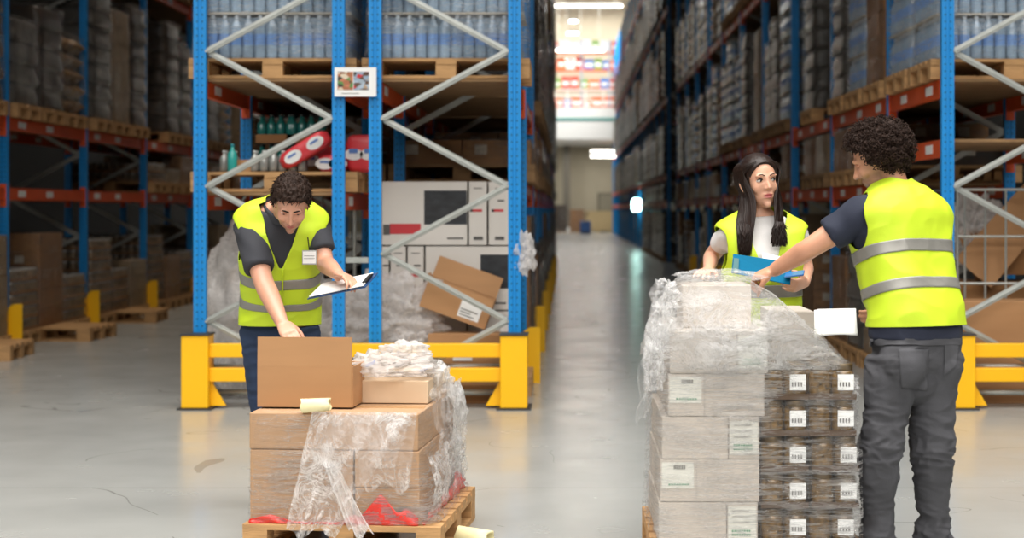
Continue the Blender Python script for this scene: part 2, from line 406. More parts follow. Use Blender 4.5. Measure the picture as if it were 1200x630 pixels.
def shell(w, d, h, seed, amp=.012, nz=20, nt=48, z0=0.0, top=True, taper=0.0):
    m = MB(); rings = []
    for i in range(nz + 1):
        z = z0 + (h - z0) * i / nz; ring = []
        for k in range(nt):
            a = 2 * math.pi * k / nt + .01; c, s_ = math.cos(a), math.sin(a); e = 0.16
            x = math.copysign(abs(c) ** e, c) * (w / 2); y = math.copysign(abs(s_) ** e, s_) * (d / 2)
            nn = noise.noise(Vector((x * 6 + seed, y * 6, z * 9))) * amp + amp * .6
            g = 1 - taper * (z / h) ** 2
            ring.append((x * g + math.copysign(nn, x), y * g + math.copysign(nn, y), z))
        rings.append(ring)
    if top:
        rings.append([(p[0] * .8, p[1] * .8, h + .01 + .01 * noise.noise(Vector((p[0] * 7, p[1] * 7, seed)))) for p in rings[-1]])
    return m.loft(rings, 0, caps=False) if not top else m.loft(rings, 0, caps=True)

M_bottle = mat('clear_water_bottle', '8FA3B5', 0.12, spec=0.9, var=0.15, vscale=9)
M_blab = mat('blue_bottle_label', '6E93C8', 0.4)
M_cap = mat('pale_bottle_cap', 'DCE4EA', 0.4)
M_sheet = mat('tier_card_sheet', 'C9BFAE', 0.8)
M_dark = mat('dark_packed_goods', '3A2C20', 0.35, var=0.5, vscale=9)
M_dgrey = mat('grey_packed_goods', '57524B', 0.35, var=0.4, vscale=9)
M_beige = mat('beige_carton', '9A8262', 0.75, var=0.12, vscale=4)
M_can = mat('tin_can', 'B8B4AC', 0.3, 0.5, var=0.2, vscale=20)
M_canlab = mat('mixed_can_label', '8A7458', 0.5, var=0.5, vscale=14)
M_sack = mat('golden_sack', '8E6A3C', 0.5, var=0.35, vscale=10, bump=0.5, bscale=14)
def bottles(m, w, d, z, h, step=.085, inner=False, mi=0, lab=1, cap=2):
    nx, ny = int(w / step), int(d / step)
    for i in range(nx):
        for j in range(ny):
            if not inner and 0 < i < nx - 1 and 0 < j < ny - 1: continue
            x, y = -w / 2 + step * (i + .5), -d / 2 + step * (j + .5); r = step * .47
            m.lathe([(r * .9, z), (r, z + .01), (r, z + h * .3)], (x, y, 0), 9, mi)
            m.lathe([(r * .99, z + h * .3), (r * .99, z + h * .55)], (x, y, 0), 9, lab)
            m.lathe([(r, z + h * .55), (r * .9, z + h * .72), (r * .35, z + h * .9)], (x, y, 0), 9, mi)
            m.lathe([(r * .38, z + h * .9), (r * .38, z + h * .98)], (x, y, 0), 7, cap)
def tiers(kind, seed, H):
    """list of (mesh builder, materials) tiers of a load 1.12 x .8, total height about H"""
    r = random.Random(seed); out = []
    if kind == 'water':
        h = .33; n = max(1, round(H / h))
        for k in range(n):
            m = MB(); bottles(m, 1.12, .8, k * h, h - .012); m.box(-.56, .56, -.4, .4, k * h + h - .012, k * h + h - .004, 3)
            m.box(-.5, .5, -.34, .34, k * h, k * h + h * .9, 0); out.append((m, [M_bottle, M_blab, M_cap, M_sheet]))
    elif kind in ('carton', 'beige', 'darkcarton'):
        h = r.choice([.2, .25, .3]); n = max(1, round(H / h)); mt = {'carton': M_kraftd, 'beige': M_beige, 'darkcarton': M_dark}[kind]
        for k in range(n):
            m = MB(); nx, ny = (3, 2) if k % 2 else (2, 3)
            for i in range(nx):
                for j in range(ny):
                    jx, jy = r.uniform(-.008, .008), r.uniform(-.008, .008)
                    x0 = -.56 + 1.12 * i / nx; y0 = -.4 + .8 * j / ny
                    m.box(x0 + .003 + jx, x0 + 1.12 / nx - .003 + jx, y0 + .003 + jy, y0 + .8 / ny - .003 + jy, k * h, k * h + h - .004, 0)
                    m.box(x0 + jx + .1, x0 + jx + .2, y0 + jy - .0, y0 + jy + .8 / ny, k * h + .08, k * h + .16, 1)
            out.append((m, [mt, M_sheet]))
    elif kind in ('dark', 'grey'):
        h = r.choice([.22, .28]); n = max(1, round(H / h))
        for k in range(n):
            m = shell(1.1, .78, h - .01, seed + k, .02, 6, 40, taper=.05); m.v = [v + Vector((0, 0, k * h)) for v in m.v]
            out.append((m, [M_dark if kind == 'dark' else M_dgrey]))
    elif kind == 'cans':
        h = .13; n = max(1, round(H / h))
        for k in range(n):
            m = MB(); st = .1; nx, ny = 11, 8
            for i in range(nx):
                for j in range(ny):
                    if 0 < i < nx - 1 and 0 < j < ny - 1 and k < n - 1: continue
                    c = (-.55 + st * (i + .5), -.4 + st * (j + .5), 0)
                    m.lathe([(.045, k * h), (.045, k * h + .02)], c, 8, 0); m.lathe([(.044, k * h + .02), (.044, k * h + .1)], c, 8, 1); m.lathe([(.045, k * h + .1), (.043, k * h + .12)], c, 8, 0)
            m.box(-.55, .55, -.4, .4, k * h - .004, k * h + .03, 2); out.append((m, [M_can, M_canlab, M_kraftd]))
    elif kind == 'sacks':
        h = .17; n = max(1, round(H / h))
        for k in range(n):
            m = MB()
            for i in range(2):
                for j in range(2):
                    c = Vector((-.28 + .56 * i + r.uniform(-.02, .02), -.2 + .4 * j, k * h + h * .62)); rings = []
                    for a in range(9):
                        t = -1 + 2 * a / 8; q = (1 - abs(t) ** 3.2) ** .5 if abs(t) < 1 else .12
                        rings.append([c + Vector((t * .29, math.cos(2 * math.pi * b / 12) * .215 * (.75 + .25 * q), math.sin(2 * math.pi * b / 12) * h * .6 * max(q, .15))) for b in range(12)])
                    m.loft(rings)
            out.append((m, [M_sack]))
    return out
def make_load(kind, seed, H, full=True, wrap=True):
    names = {'water': ('bottled_water_load', 'bottle_tier'), 'carton': ('carton_load', 'carton_tier'), 'beige': ('carton_load', 'carton_tier'), 'darkcarton': ('carton_load', 'carton_tier'),
             'dark': ('wrapped_goods_load', 'goods_tier'), 'grey': ('wrapped_goods_load', 'goods_tier'), 'cans': ('canned_goods_load', 'can_tier'), 'sacks': ('sack_load', 'sack_tier')}[kind]
    T = tiers(kind, seed, H); zt = max(v.z for m, _ in T for v in m.v)
    sm = kind in ('dark', 'grey', 'sacks')
    fl = shell(1.15, .83, zt + .01, seed, .014); FM = M_filmh if (kind == 'water' and full) else M_filmr
    if full:
        root = thing(names[0], '', 'pallet load')
        for m, mt in T: m.build(names[1], mt, root, smooth=sm)
        if wrap: fl.build('stretch_film', FM, root, smooth=True)
        return root
    M = MB(); mats = []
    for m, mt in T:
        o = len(M.v); M.v += m.v; M.f += [tuple(i + o for i in f) for f in m.f]
        ids = []
        for q in mt:
            if q not in mats: mats.append(q)
            ids.append(mats.index(q))
        M.m += [ids[i] for i in m.m]
    if wrap:
        mats.append(M_filmr); o = len(M.v); M.v += fl.v; M.f += [tuple(i + o for i in f) for f in fl.f]; M.m += [len(mats) - 1] * len(fl.f)
    return tag(M.build(names[0], mats, smooth=False), '', 'pallet load')

PAL_F, PAL_S = make_pallet(True), make_pallet(False, M_woodd)
LOADS = {}
ADJ = {'water': 'water bottle load', 'carton': 'brown carton stack', 'beige': 'beige carton stack', 'darkcarton': 'dark carton stack', 'dark': 'dark wrapped load',
       'grey': 'grey wrapped load', 'cans': 'tinned goods load', 'sacks': 'golden sack stack'}
def put_load(kind, H, x, y, z, where, group, full, seed=0, along=0, pallet=True, dz=0.144):
    if y > 28 and z > 1: pallet = False
    """pallet + load with the pallet's long side across the row"""
    k = (kind, H, full, seed)
    if k not in LOADS: LOADS[k] = make_load(kind, seed + 3, H, full)
    if pallet:
        place('pf' if full else 'ps', PAL_F if full else PAL_S, (x, y, z), along, 'pallet under %s, %s' % (ADJ[kind], where), 'pallets ' + group)
    place(k, LOADS[k], (x, y, z + (dz if pallet else 0)), along, '%s %s' % (ADJ[kind], where), 'loads ' + group)
def wherestr(rackname, lvl, bay, slot, seq=ORD):
    return '%s %s, %s bay back, %s' % (rackname, lvl, seq[bay], slot)
SL = ['near', 'middle', 'rear']
rr = random.Random(21)
# right rack, first bays described one by one
XR = 3.2
def fill(rackname, x, ys, z, lvl, kinds, Hs, group, nfull, start=0, end=None, faces=1):
    for b in range(start, end if end is not None else len(ys) - 1):
        L = ys[b + 1] - ys[b]; n = 3 if L > 2.3 else 2
        for s_ in range(n):
            y = ys[b] + .1 + (L - .2) * (s_ + .5) / n
            kind = kinds[(b * 3 + s_) % len(kinds)]; H = Hs[(b * 5 + s_ * 2 + b // 3) % len(Hs)]
            if rr.random() < .1: continue
            put_load(kind, H, x + rr.uniform(-.02, .02), y, z, wherestr(rackname, lvl, b, SL[s_] if n == 3 else SL[s_ * 2]), group, b < nfull)
GR = 'on the right rack'
fill('right rack', XR, yr, 2.335, 'main shelf', ['water', 'water', 'water', 'carton', 'water', 'grey', 'sacks', 'grey', 'sacks', 'water', 'dark', 'grey', 'beige', 'dark', 'grey'], [1.35, 1.5, 1.2], GR, 3)
fill('right rack', XR, yr, 4.425, 'upper shelf', ['grey', 'sacks', 'grey', 'dark', 'water', 'grey'], [1.4, 1.6], GR, 0, 2)
fill('right rack', XR, yr, 6.855, 'top shelf', ['dark', 'grey', 'grey'], [1.5], GR, 0, 6)
fill('right rack', XR, yr, 1.625, 'low shelf', ['carton', 'beige', 'carton', 'darkcarton', 'carton'], [.35, .45, .25], GR, 2, 1)
fill('right rack', XR, yr, 0.0, 'floor level', ['darkcarton', 'carton', 'cans', 'beige', 'grey', 'carton'], [.9, 1.1, .7], GR, 3, 1)
fill('far right rack', XR - .09, yf, 2.335, 'main shelf', ['dark', 'grey', 'dark', 'beige', 'grey'], [1.4, 1.2], 'on the far right rack', 0, 0, 16)
fill('far right rack', XR - .09, yf, 4.425, 'upper shelf', ['grey', 'dark', 'sacks', 'dark', 'grey'], [1.7, 1.3], 'on the far right rack', 0, 0, 16)
fill('far right rack', XR - .09, yf, 6.855, 'top shelf', ['grey', 'dark', 'dark', 'sacks'], [1.6, 1.2], 'on the far right rack', 0, 0, 16)
fill('far right rack', XR - .09, yf, 0.0, 'floor level', ['dark', 'darkcarton'], [1.2], 'on the far right rack', 0, 0, 4)
fill('far right rack', XR - .09, yf, 1.625, 'low shelf', ['dark', 'beige', 'grey'], [.4], 'on the far right rack', 0, 0, 4)
XL = -6.17
GL = 'on the far left rack'
fill('left rack', XL, yl, 2.335, 'main shelf', ['beige', 'dark', 'dark', 'grey', 'dark', 'sacks', 'grey', 'beige', 'dark'], [1.4, .8, 1.5, 1.1], GL, 4, 0, 9)
fill('left rack', XL, yl, 4.425, 'upper shelf', ['dark', 'beige', 'grey'], [1.4], GL, 0, 1, 8)
fill('left rack', XL, yl, 1.625, 'low shelf', ['carton', 'cans', 'beige', 'carton'], [.3, .22, .4], GL, 4, 3, 7)
fill('left rack', XL, yl, 0.0, 'floor level', ['cans', 'cans', 'beige', 'cans', 'carton', 'cans'], [.55, .95, .7], GL, 5, 0, 8)
# empty pallets poking out on the floor at the left
for i, (x, y, rz) in enumerate([(-5.75, 15.3, .05), (-5.62, 17.6, -.08), (-5.68, 20.3, .06)]):
    for k in range([1, 1, 1][i]):
        place('pf', PAL_F, (x, y, k * .146), rz, 'empty pallet on the floor at far left, %s pile, %s from bottom' % (ORD[i], ORD[k]), 'empty pallets by the left rack')
GB = 'on the centre rack'
XB = -0.87; XA = -2.11
fill('aisle-side centre rack', XB, yc, 4.425, 'upper shelf', ['dark', 'grey', 'dark'], [1.6, 1.4], GB, 0, 3)
fill('aisle-side centre rack', XB, yc, 6.855, 'top shelf', ['dark', 'grey'], [1.5], GB, 0, 7)
fill('aisle-side centre rack', XB, yc, 2.335, 'main shelf', ['grey', 'dark', 'dark', 'beige'], [1.5, 1.7], GB, 0, 2)
fill('aisle-side centre rack', XB, yc, 1.625, 'low shelf', ['carton', 'beige', 'carton'], [.4, .3], GB, 1, 1)
fill('aisle-side centre rack', XB, yc, 0.0, 'floor level', ['carton', 'darkcarton', 'grey'], [.9, 1.2], GB, 0, 1)
GA = 'on the inner centre rack'
fill('inner centre rack', XA, yc, 2.335, 'main shelf', ['grey', 'water', 'dark'], [1.5, 1.2], GA, 0, 1, 5)
fill('inner centre rack', XA, yc, 1.625, 'low shelf', ['cans', 'carton', 'beige'], [.3, .4], GA, 0, 1, 5)
fill('inner centre rack', XA, yc, 0.0, 'floor level', ['darkcarton', 'dark', 'carton'], [.9, .7], GA, 0, 1, 5)
# first bay tops of both centre rows, seen through the end frames
put_load('water', 1.35, XB, 11.99, 2.335, 'above the white television cartons', GB, True)
put_load('water', 1.2, XA, 11.99, 2.335, 'high above the bending man', GA, True)
# ---------------------------------------------------------------- end of the aisle: mezzanine, wall, goods
M_lamp = mat('lit_lamp', 'FFFBF0', 0.5, emit=9)
M_con = mat('white_concrete_fascia', 'DADBD8', 0.7)
MZ = 90.0
def pz(y): return HC - (y - VY) / F * MZ
struct(MB().box(-16, 16, MZ, 100, pz(163), pz(126)).build('trim_mezzanine_edge', M_con))
tl = MB().box(-16, 16, MZ - .06, MZ, pz(141), pz(138)); struct(tl.build('trim_teal_line', mat('teal_line', '2E8B84', 0.5)))
rl = thing('mezzanine_railing', 'white railing along the mezzanine at the far end of the aisle', 'railing', (0, MZ + .1, pz(126)))
for zz in (.35, .68, 1.0):
    MB().box(-8, 8, 0, .05, zz - .03, zz + .03).build('rail', M_white, rl)
for k in range(17): MB().box(-8 + k - .03, -8 + k + .03, 0, .05, 0, 1.0).build('baluster', M_white, rl)
mr_ = random.Random(5)
mcol = {'red': mat('red_goods', 'C8321E', .5, emit=0), 'orange': mat('orange_goods', 'D9652A', .5), 'white': mat('white_goods', 'DADADA', .5), 'blue': mat('blue_goods', '2E63B0', .5), 'green': mat('green_goods', '6E9A3C', .5)}
ms = thing('mezzanine_shelving', 'red and white shelving up on the mezzanine beyond the aisle', 'shelving', (0, MZ + 3, pz(126)))
for z in (0.05, 1.2, 2.3, 3.3): MB().box(-4, 5, 0, .9, z, z + .08).build('shelf', mcol['orange'], ms)
for x in (-4, -2.4, -.8, .8, 2.4, 4, 5): MB().box(x - .05, x + .05, -.02, .06, 0, 4.1).build('post', mat('shelf_post_grey', '8E9BB0', .5), ms)
for li, z in enumerate((0.13, 1.28, 2.38, 3.38)):
    x = -3.8
    k = 0
    while x < 4.6:
        w = mr_.uniform(.4, .7); c = ['red', 'orange', 'white', 'blue', 'red', 'green'][mr_.randrange(6)] if x < 3 else ['green', 'orange', 'blue'][mr_.randrange(3)]
        h = mr_.uniform(.5, .75); m = MB().box(0, w * .94, 0, .7, 0, h); m.box(.06, w - .1, -.01, 0, h * .3, h * .6, 1)
        o = m.build('storage_box', [mcol[c], M_white]); o.location = (x, MZ + 3.1, pz(126) + z)
        tag(o, '%s box on the mezzanine shelving, %s shelf up, %s from left' % (c, ORD[li], ORD[min(k, 19)]), 'box', 'boxes on the mezzanine'); x += w; k += 1
def lamp(x, y, w, Y, label, hang=True):
    p = P(x, y, Y); t = thing('ceiling_lamp', label, 'lamp', p, group='lamps at the far end')
    MB().box(-w / 2, w / 2, -.12, .12, 0, .08).build('tube', M_lamp, t); MB().box(-w / 2, w / 2, -.15, .15, .08, .16).build('housing', M_white, t)
    if hang:
        for s_ in (-.4, .4): MB().box(s_ * w - .01, s_ * w + .01, -.01, .01, .16, 15 - p.z).build('hanger', M_galv, t)
lamp(690, 8, 3.6, 88, 'long lit strip lamp high at the very top of the far aisle')
lamp(672, 26, .35, 70, 'small bright hanging lamp in the aisle, upper one')
lamp(671, 40, .5, 76, 'small bright hanging lamp in the aisle, lower one')
lamp(678, 60, 2.9, 92, 'lit strip lamp above the red goods on the mezzanine')
lamp(672, 71, 1.0, 95, 'short lit lamp in front of the red mezzanine goods')
lamp(712, 178, 1.9, 92, 'lit strip lamp below the mezzanine, the upper of two', False)
lamp(708, 184, 1.5, 91, 'lit strip lamp below the mezzanine, the lower of two', False)
p = P(716, 241, 60); t = MB().lathe([(.10, 0), (.16, .06), (.16, .4), (.10, .46)], (0, 0, 0), 14).build('signal_lamp', mat('lit_green_white', 'C8FFF0', .4, emit=14), smooth=True); t.location = (2.55, 60, p.z - .2); tag(t, 'glowing greenish white signal lamp on the far right rack', 'signal lamp')
MB().box(-.05, .12, -.04, .04, .1, .2).build('lamp_bracket', M_steel, t)
# wall things far away
col = thing('wall_column', 'dark grey steel column against the far wall, left of centre', 'column', (P(664, 270, 99).x, 99, 0))
MB().box(-.2, .2, -.2, .2, .3, 5.3).build('shaft', mat('column_grey', '6C675C', .6), col); MB().box(-.32, .32, -.3, .3, 0, .3).build('plinth', M_con, col)
dr = MB().box(-.55, .55, -.06, 0, 0, 2.4); dr.box(-.45, .45, -.08, -.06, .1, 2.3, 1)
dd = dr.build('door_1', [mat('door_frame_grey', '6E6858', .6), mat('door_leaf_grey', '908A78', .6)]); dd.location = (P(711, 270, 100).x, 99.98, 0); struct(dd)
for i, (x, w, h, c, lab) in enumerate([(656, .9, 1.5, 'darkcarton', 'l'), (676, .8, 1.3, 'carton', 'r')]):
    k = ('far', i); put_load(c, h, P(x, 0, 93).x, 93, 0, 'by the far wall, %s of two' % ['left', 'right'][i], 'by the far wall', False, seed=9 + i, along=R(90))
t = thing('pallet_truck', 'blue pallet truck parked by the far wall', 'pallet truck', (P(686, 0, 91).x, 91, 0))
mb_ = mat('truck_blue', '2C4A78', .4)
MB().box(-.3, .3, -.2, .25, .1, .75).build('motor_housing', mb_, t, bevel=.05)
for s_ in (-.2, .2): MB().box(s_ - .08, s_ + .08, .2, 1.3, .06, .14).build('fork', mb_, t)
MB().box(-.28, .28, -.18, .2, 0, .1).box(-.28, -.12, 1.1, 1.3, 0, .06).box(.12, .28, 1.1, 1.3, 0, .06).build('wheel_block', M_black, t); MB().tube([(0, -.2, .6), (0, -.45, 1.15)], .03).build('tiller', M_black, t); MB().tube([(-.18, -.45, 1.15), (.18, -.45, 1.15)], .03).build('handle', M_black, t)
m = MB().box(-1.0, 1.0, -.4, .4, .144, 1.25); m.box(-1.02, 1.02, -.42, .42, 1.25, 1.3); pallet_mesh(m)
for x in (-.8, 0, .8): m.box(x - .1, x + .1, -.4, .4, 0, .122)
t = m.build('large_crate', mat('pale_crate', 'C6B084', .7)); t.location = (P(701, 0, 97).x, 97, 0); tag(t, 'wide pale crate standing at the far end wall', 'crate')

# ---------------------------------------------------------------- sign on the posts
sg = thing('photo_sign', 'white sign with two small food photographs fixed between two blue posts', 'sign', (P(416.5, 96, 11.42).x, 11.42, P(0, 96, 11.42).z))
hw, hh = 24.5 / F * 11.42, 17 / F * 11.42
MB().box(-hw, hw, 0, .006, -hh, hh).build('board', M_white, sg)
def foodmat(name, cols, seed):
    m = mat(name, cols[0], .5); n, l = nodes(m); b = n['Principled BSDF']; tc = n.new('ShaderNodeTexCoord')
    mp = n.new('ShaderNodeMapping'); mp.inputs['Location'].default_value = (seed, 0, 0); mp.inputs['Rotation'].default_value = (0, R(35), 0); mp.inputs['Scale'].default_value = (1, 1, 1.7)
    l.new(tc.outputs['Object'], mp.inputs[0])
    v = n.new('ShaderNodeTexVoronoi'); v.inputs['Scale'].default_value = 26; l.new(mp.outputs[0], v.inputs[0])
    s_ = n.new('ShaderNodeSeparateColor'); l.new(v.outputs['Color'], s_.inputs[0]); cr = n.new('ShaderNodeValToRGB'); cr.color_ramp.interpolation = 'CONSTANT'
    e = cr.color_ramp.elements; e[0].color = lin(cols[0]); e[1].position = .95; e[1].color = lin(cols[-1])
    for i, c in enumerate(cols[1:-1]): q = e.new((i + 1) / (len(cols) - 1) * .95); q.color = lin(c)
    l.new(s_.outputs[0], cr.inputs[0]); l.new(cr.outputs[0], b.inputs['Base Color']); return m
fa = foodmat('food_photo_brown', ['3A3A30', 'C0785A', 'A86848', 'D8C8B0', '5C8A48', '8A5A40', 'C4A080'], 0)
fb = foodmat('food_photo_blue', ['3A2C26', 'A8B8C8', '8FA4B8', 'B09880', 'C03038', '5E4638', '9AA8B4'], 3)
for x0, mm in ((-hw + .022, fa), (-hw + .135, fb)):
    MB().box(x0, x0 + .108, -.003, 0, -.055, .072).build('picture', mm, sg)
MB().box(-hw + .05, hw - .12, -.003, 0, -.082, -.078).build('caption_line', mat('pale_text', '9A9A98', .6), sg)

# ---------------------------------------------------------------- goods in the first bays
def carton(name, label, cat, loc, size, rz=0, group=None, m=M_kraft, tape=True, bevel=.004, decals=()):
    w, d, h = size
    root = thing(name, label, cat, loc, rz, group)
    b = MB().box(-w / 2, w / 2, -d / 2, d / 2, 0, h).build('box_body', m, root, bevel=bevel)
    if tape: MB().box(-w / 2 - .001, w / 2 + .001, -.025, .025, h - .05, h + .0015).build('packing_tape', M_tape, root)
    return root
M_tape = mat('brown_tape', 'A77E52', .35)
# white television cartons: face lines are part of the printing
M_tv = mat('white_carton_board', 'D6D0C8', .65, var=.03, vscale=3)
M_red = mat('red_print', 'C4343A', .5); M_grey = mat('grey_print', '55524F', .5)
M_scr = mat('dark_screen_print', '24262A', .5, var=.6, vscale=9, stretch=(1, 1, 2.5))
def tvface(px0, px1, py0, py1, Y, dp, label, kind='big', scr=None, red=None):
    a, b = P(px0, py1, Y), P(px1, py0, Y)
    root = thing('television_carton', label, 'carton', (a.x, Y, a.z), group='white television cartons')
    w, h = b.x - a.x, b.z - a.z
    MB().box(.004, w - .004, 0, dp, 0, h - .004).build('box_body', M_tv, root, bevel=.004)
    def pr(x0, x1, y0, y1, mm, nm, t=.002):
        p, q = P(x0, y1, Y) - a, P(x1, y0, Y) - a
        MB().box(p.x, q.x, -t, 0, p.z, q.z).build(nm, mm, root)
    if scr: pr(*scr, M_scr, 'screen_picture')
    if red: pr(*red, M_red, 'red_label')
    if kind == 'big':
        pr(px0 + 2, px0 + (px1 - px0) * .1, py0 + (py1 - py0) * .68, py0 + (py1 - py0) * .84, M_grey, 'size_label')
        pr(px1 - 24, px1 - 5, py1 - 9, py1 - 7, M_grey, 'small_print')
    else:
        cx = (px0 + px1) / 2
        pr(cx - 5, cx + 5, py0 + 8, py0 + 9, M_grey, 'small_print'); pr(cx - 6, cx + 5, py0 + 33, py0 + 36, M_red, 'red_label'); pr(cx - 9, cx - 6, py0 + 33, py0 + 36, M_black, 'black_label')
        pr(cx - 5, cx + 6, py1 - 10, py1 - 6, M_grey, 'small_print'); pr(cx - 2, cx + 6, py0 + 22, py0 + 24, M_grey, 'small_print')
YT = 12.1
tvface(447, 548, 212, 287, YT, .6, 'wide white television carton with dark screen picture, top of the pile', scr=(497, 547, 223, 263), red=(457, 493, 262, 274))
tvface(549, 571, 212, 287, YT, .6, 'narrow upright white carton, left one beside the top television box', 'n')
tvface(572, 598, 212, 287, YT, .6, 'narrow upright white carton, right one beside the top television box', 'n')
tvface(498, 598, 288, 363, YT, .6, 'wide white television carton behind the tilted brown box', scr=(563, 597, 298, 338))
for i, x in enumerate((445, 457, 477)):
    tvface(x, [456, 476, 497][i], 288, 363, YT, .6, 'narrow white carton in the middle row of the pile, %s from the left' % ORD[i], 'n')
tvface(447, 547, 364, 440, YT, .6, 'wide white television carton at the bottom of the pile, left half', red=(457, 493, 412, 424))
tvface(548, 598, 364, 440, YT, .6, 'white carton at the bottom of the pile, by the right blue post')
place('pf', PAL_F, (XB, YT + .42, .0), 0, 'pallet on the floor under the white television cartons', 'pallets of the front bays')
tvz = P(0, 440, YT).z
M2_ = MB().box(-.55, .55, -.38, .38, 0, tvz - .144).build('card_pad', M_kraftd); M2_.location = (XB, YT + .42, .144); tag(M2_, 'brown card slab between the pallet and the television cartons', 'card slab')

# tilted open brown carton in front of the television cartons
def open_carton(name, label, corner, axes, dims, flaps, mats=M_kraft, group=None, cat='cardboard box', th=.005, decal=None):
    """box with open top; corner = front left bottom, axes = unit vectors (right, back, up)"""
    root = thing(name, label, cat, corner, group=group); X, Y_, Z = [Vector(a).normalized() for a in axes]; w, d, h = dims
    def q(nm, o, a, b, la, lb, mm=mats, t=th):
        o = Vector(o); n_ = a.cross(b).normalized() * t; m = MB()
        vs = [o, o + a * la, o + a * la + b * lb, o + b * lb]; vs = vs + [v + n_ for v in vs]
        m.add(vs, [(0, 1, 2, 3), (7, 6, 5, 4), (0, 4, 5, 1), (1, 5, 6, 2), (2, 6, 7, 3), (3, 7, 4, 0)]); return m.build(nm, mm, root)
    O = Vector((0, 0, 0))
    q('front_wall', O, X, Z, w, h); q('back_wall', O + Y_ * d, X, Z, w, h); q('side_wall', O, Y_, Z, d, h); q('side_wall', O + X * w, Y_, Z, d, h); q('bottom', O, X, Y_, w, d)
    for side, ang, ln in flaps:                     # angle from vertical, outward
        c, s_ = math.cos(ang), math.sin(ang)
        if side == 'front': q('flap', Z * h, X, Z * c - Y_ * s_, w, ln)
        if side == 'back': q('flap', Z * h + Y_ * d, X, Z * c + Y_ * s_, w, ln)
        if side == 'left': q('flap', Z * h, Y_, Z * c - X * s_, d, ln)
        if side == 'right': q('flap', Z * h + X * w, Y_, Z * c + X * s_, d, ln)
    if decal:
        u0, u1, v0, v1 = decal
        lb = q('shipping_label', X * u0 - Y_ * .0055 + Z * v0, X, Z, u1 - u0, v1 - v0, M_white, .001)
        for k in range(3): q('printed_line', X * (u0 + .01) - Y_ * .007 + Z * (v0 + .014 + k * .02), X, Z, (u1 - u0) * [.7, .5, .8][k], .007, M_grey, .001)
    return root
yb = 11.72
c0 = P(497, 362, yb)
ux = Vector((math.cos(R(-20)), 0, math.sin(R(-20)))); uz = Vector((-ux.z, 0, ux.x))
open_carton('cardboard_box', 'tilted open brown box with white label, leaning on the television cartons', P(491, 358, yb), (ux, (0, 1, 0), uz), (.50, .26, .22),
            [('back', R(12), .16), ('left', R(60), .03)], mats=M_kraft, decal=(.28, .44, .03, .17))
carton('cardboard_box', 'flat closed brown box with small label, lying under the tilted box', 'cardboard box', (P(551, 0, 11.75).x, 11.80, P(0, 452, 11.65).z + .0), (.60, .26, P(0, 391, 11.68).z - P(0, 452, 11.65).z), 0)
z0 = P(0, 452, 11.65).z
b = MB().box(-.35, .35, -.13, .13, 0, z0 - .0).build('cardboard_box', M_kraftd, bevel=.004); b.location = (P(551, 0, 11.75).x, 11.80, 0); tag(b, 'dark brown box on the floor behind the yellow bars', 'cardboard box')
MB().box(-.12, .02, -.135, -.131, z0 + .18, z0 + .25).build('shipping_label', M_white, b)
o = carton('small_white_box', 'small white box with a red mark by the right blue post', 'box', (P(594, 0, 11.75).x, 11.75, P(0, 412, 11.65).z), (.09, .1, .2), 0, m=M_white, tape=False)
MB().box(-.01, .03, -.053, -.05, .1, .14).build('red_mark', M_red, o)
b = MB().box(-.045, .045, -.06, .06, 0, P(0, 412, 11.65).z).build('small_box_stack', M_sheet, bevel=.003); b.location = (P(594, 0, 11.75).x, 11.75, 0); tag(b, 'narrow grey carton below the small white box', 'carton')

M_filmb = film('film_waste_crumpled', 0.5, 0.6, (7, 7, 7), rough=0.3, dist=2.0, col='FBF7F4', bump=0.5)
# crumpled film: irregular lumps
def lump(name, label, cat, center, radii, seed, m=None, amp=.35, nu=90, nv=60, group=None, freq=5.0, flat=None):
    M = MB(); rings = []; c = Vector(center)
    for i in range(nv + 1):
        ph = math.pi * i / nv; ring = []
        for k in range(nu):
            th = 2 * math.pi * k / nu; d = Vector((math.sin(ph) * math.cos(th), math.sin(ph) * math.sin(th), math.cos(ph)))
            a = noise.ridged_multi_fractal(d * freq * .5 + Vector((seed, 0, 0)), 1, 2.2, 4, 1, 2) - .9
            b_ = noise.noise(d * freq * .4 + Vector((0, seed, 3)))
            r_ = 1 + a * amp * .35 + b_ * amp
            p = Vector((d.x * radii[0] * r_, d.y * radii[1] * r_, d.z * radii[2] * r_))
            if flat is not None and c.z + p.z < flat: p.z = flat - c.z
            ring.append(p)
        rings.append(ring)
    M.loft(rings); o = M.build(name, m or M_filmb, smooth=True); o.location = c; return tag(o, label, cat, group)
lump('film_waste_bundle', 'crumpled heap of clear film waste behind the twin blue posts', 'film waste', P(455, 372, 11.85), (.36, .16, .27), 3, freq=9, amp=.5)
lump('film_waste_bundle', 'low wad of clear film beside the lower brown box', 'film waste', P(476, 400, 11.8), (.2, .12, .13), 8, freq=9, amp=.5)
lump('film_waste_bag', 'big pale bag of film waste standing behind the bending man', 'film waste', (P(290, 0, 12.1).x, 12.1, .62), (.33, .33, .64), 5, freq=7, amp=.3, flat=.005)
lump('film_waste_bag', 'second pale film bag, right of the bending man', 'film waste', (P(400, 0, 12.2).x, 12.25, .42), (.34, .3, .42), 12, freq=7, amp=.3, flat=.005)
# film rag snagged on right post
lump('film_scrap', 'scrap of clear film snagged on the right blue post', 'film waste', P(613, 298, 11.5), (.075, .05, .13), 15, freq=7, amp=.6)

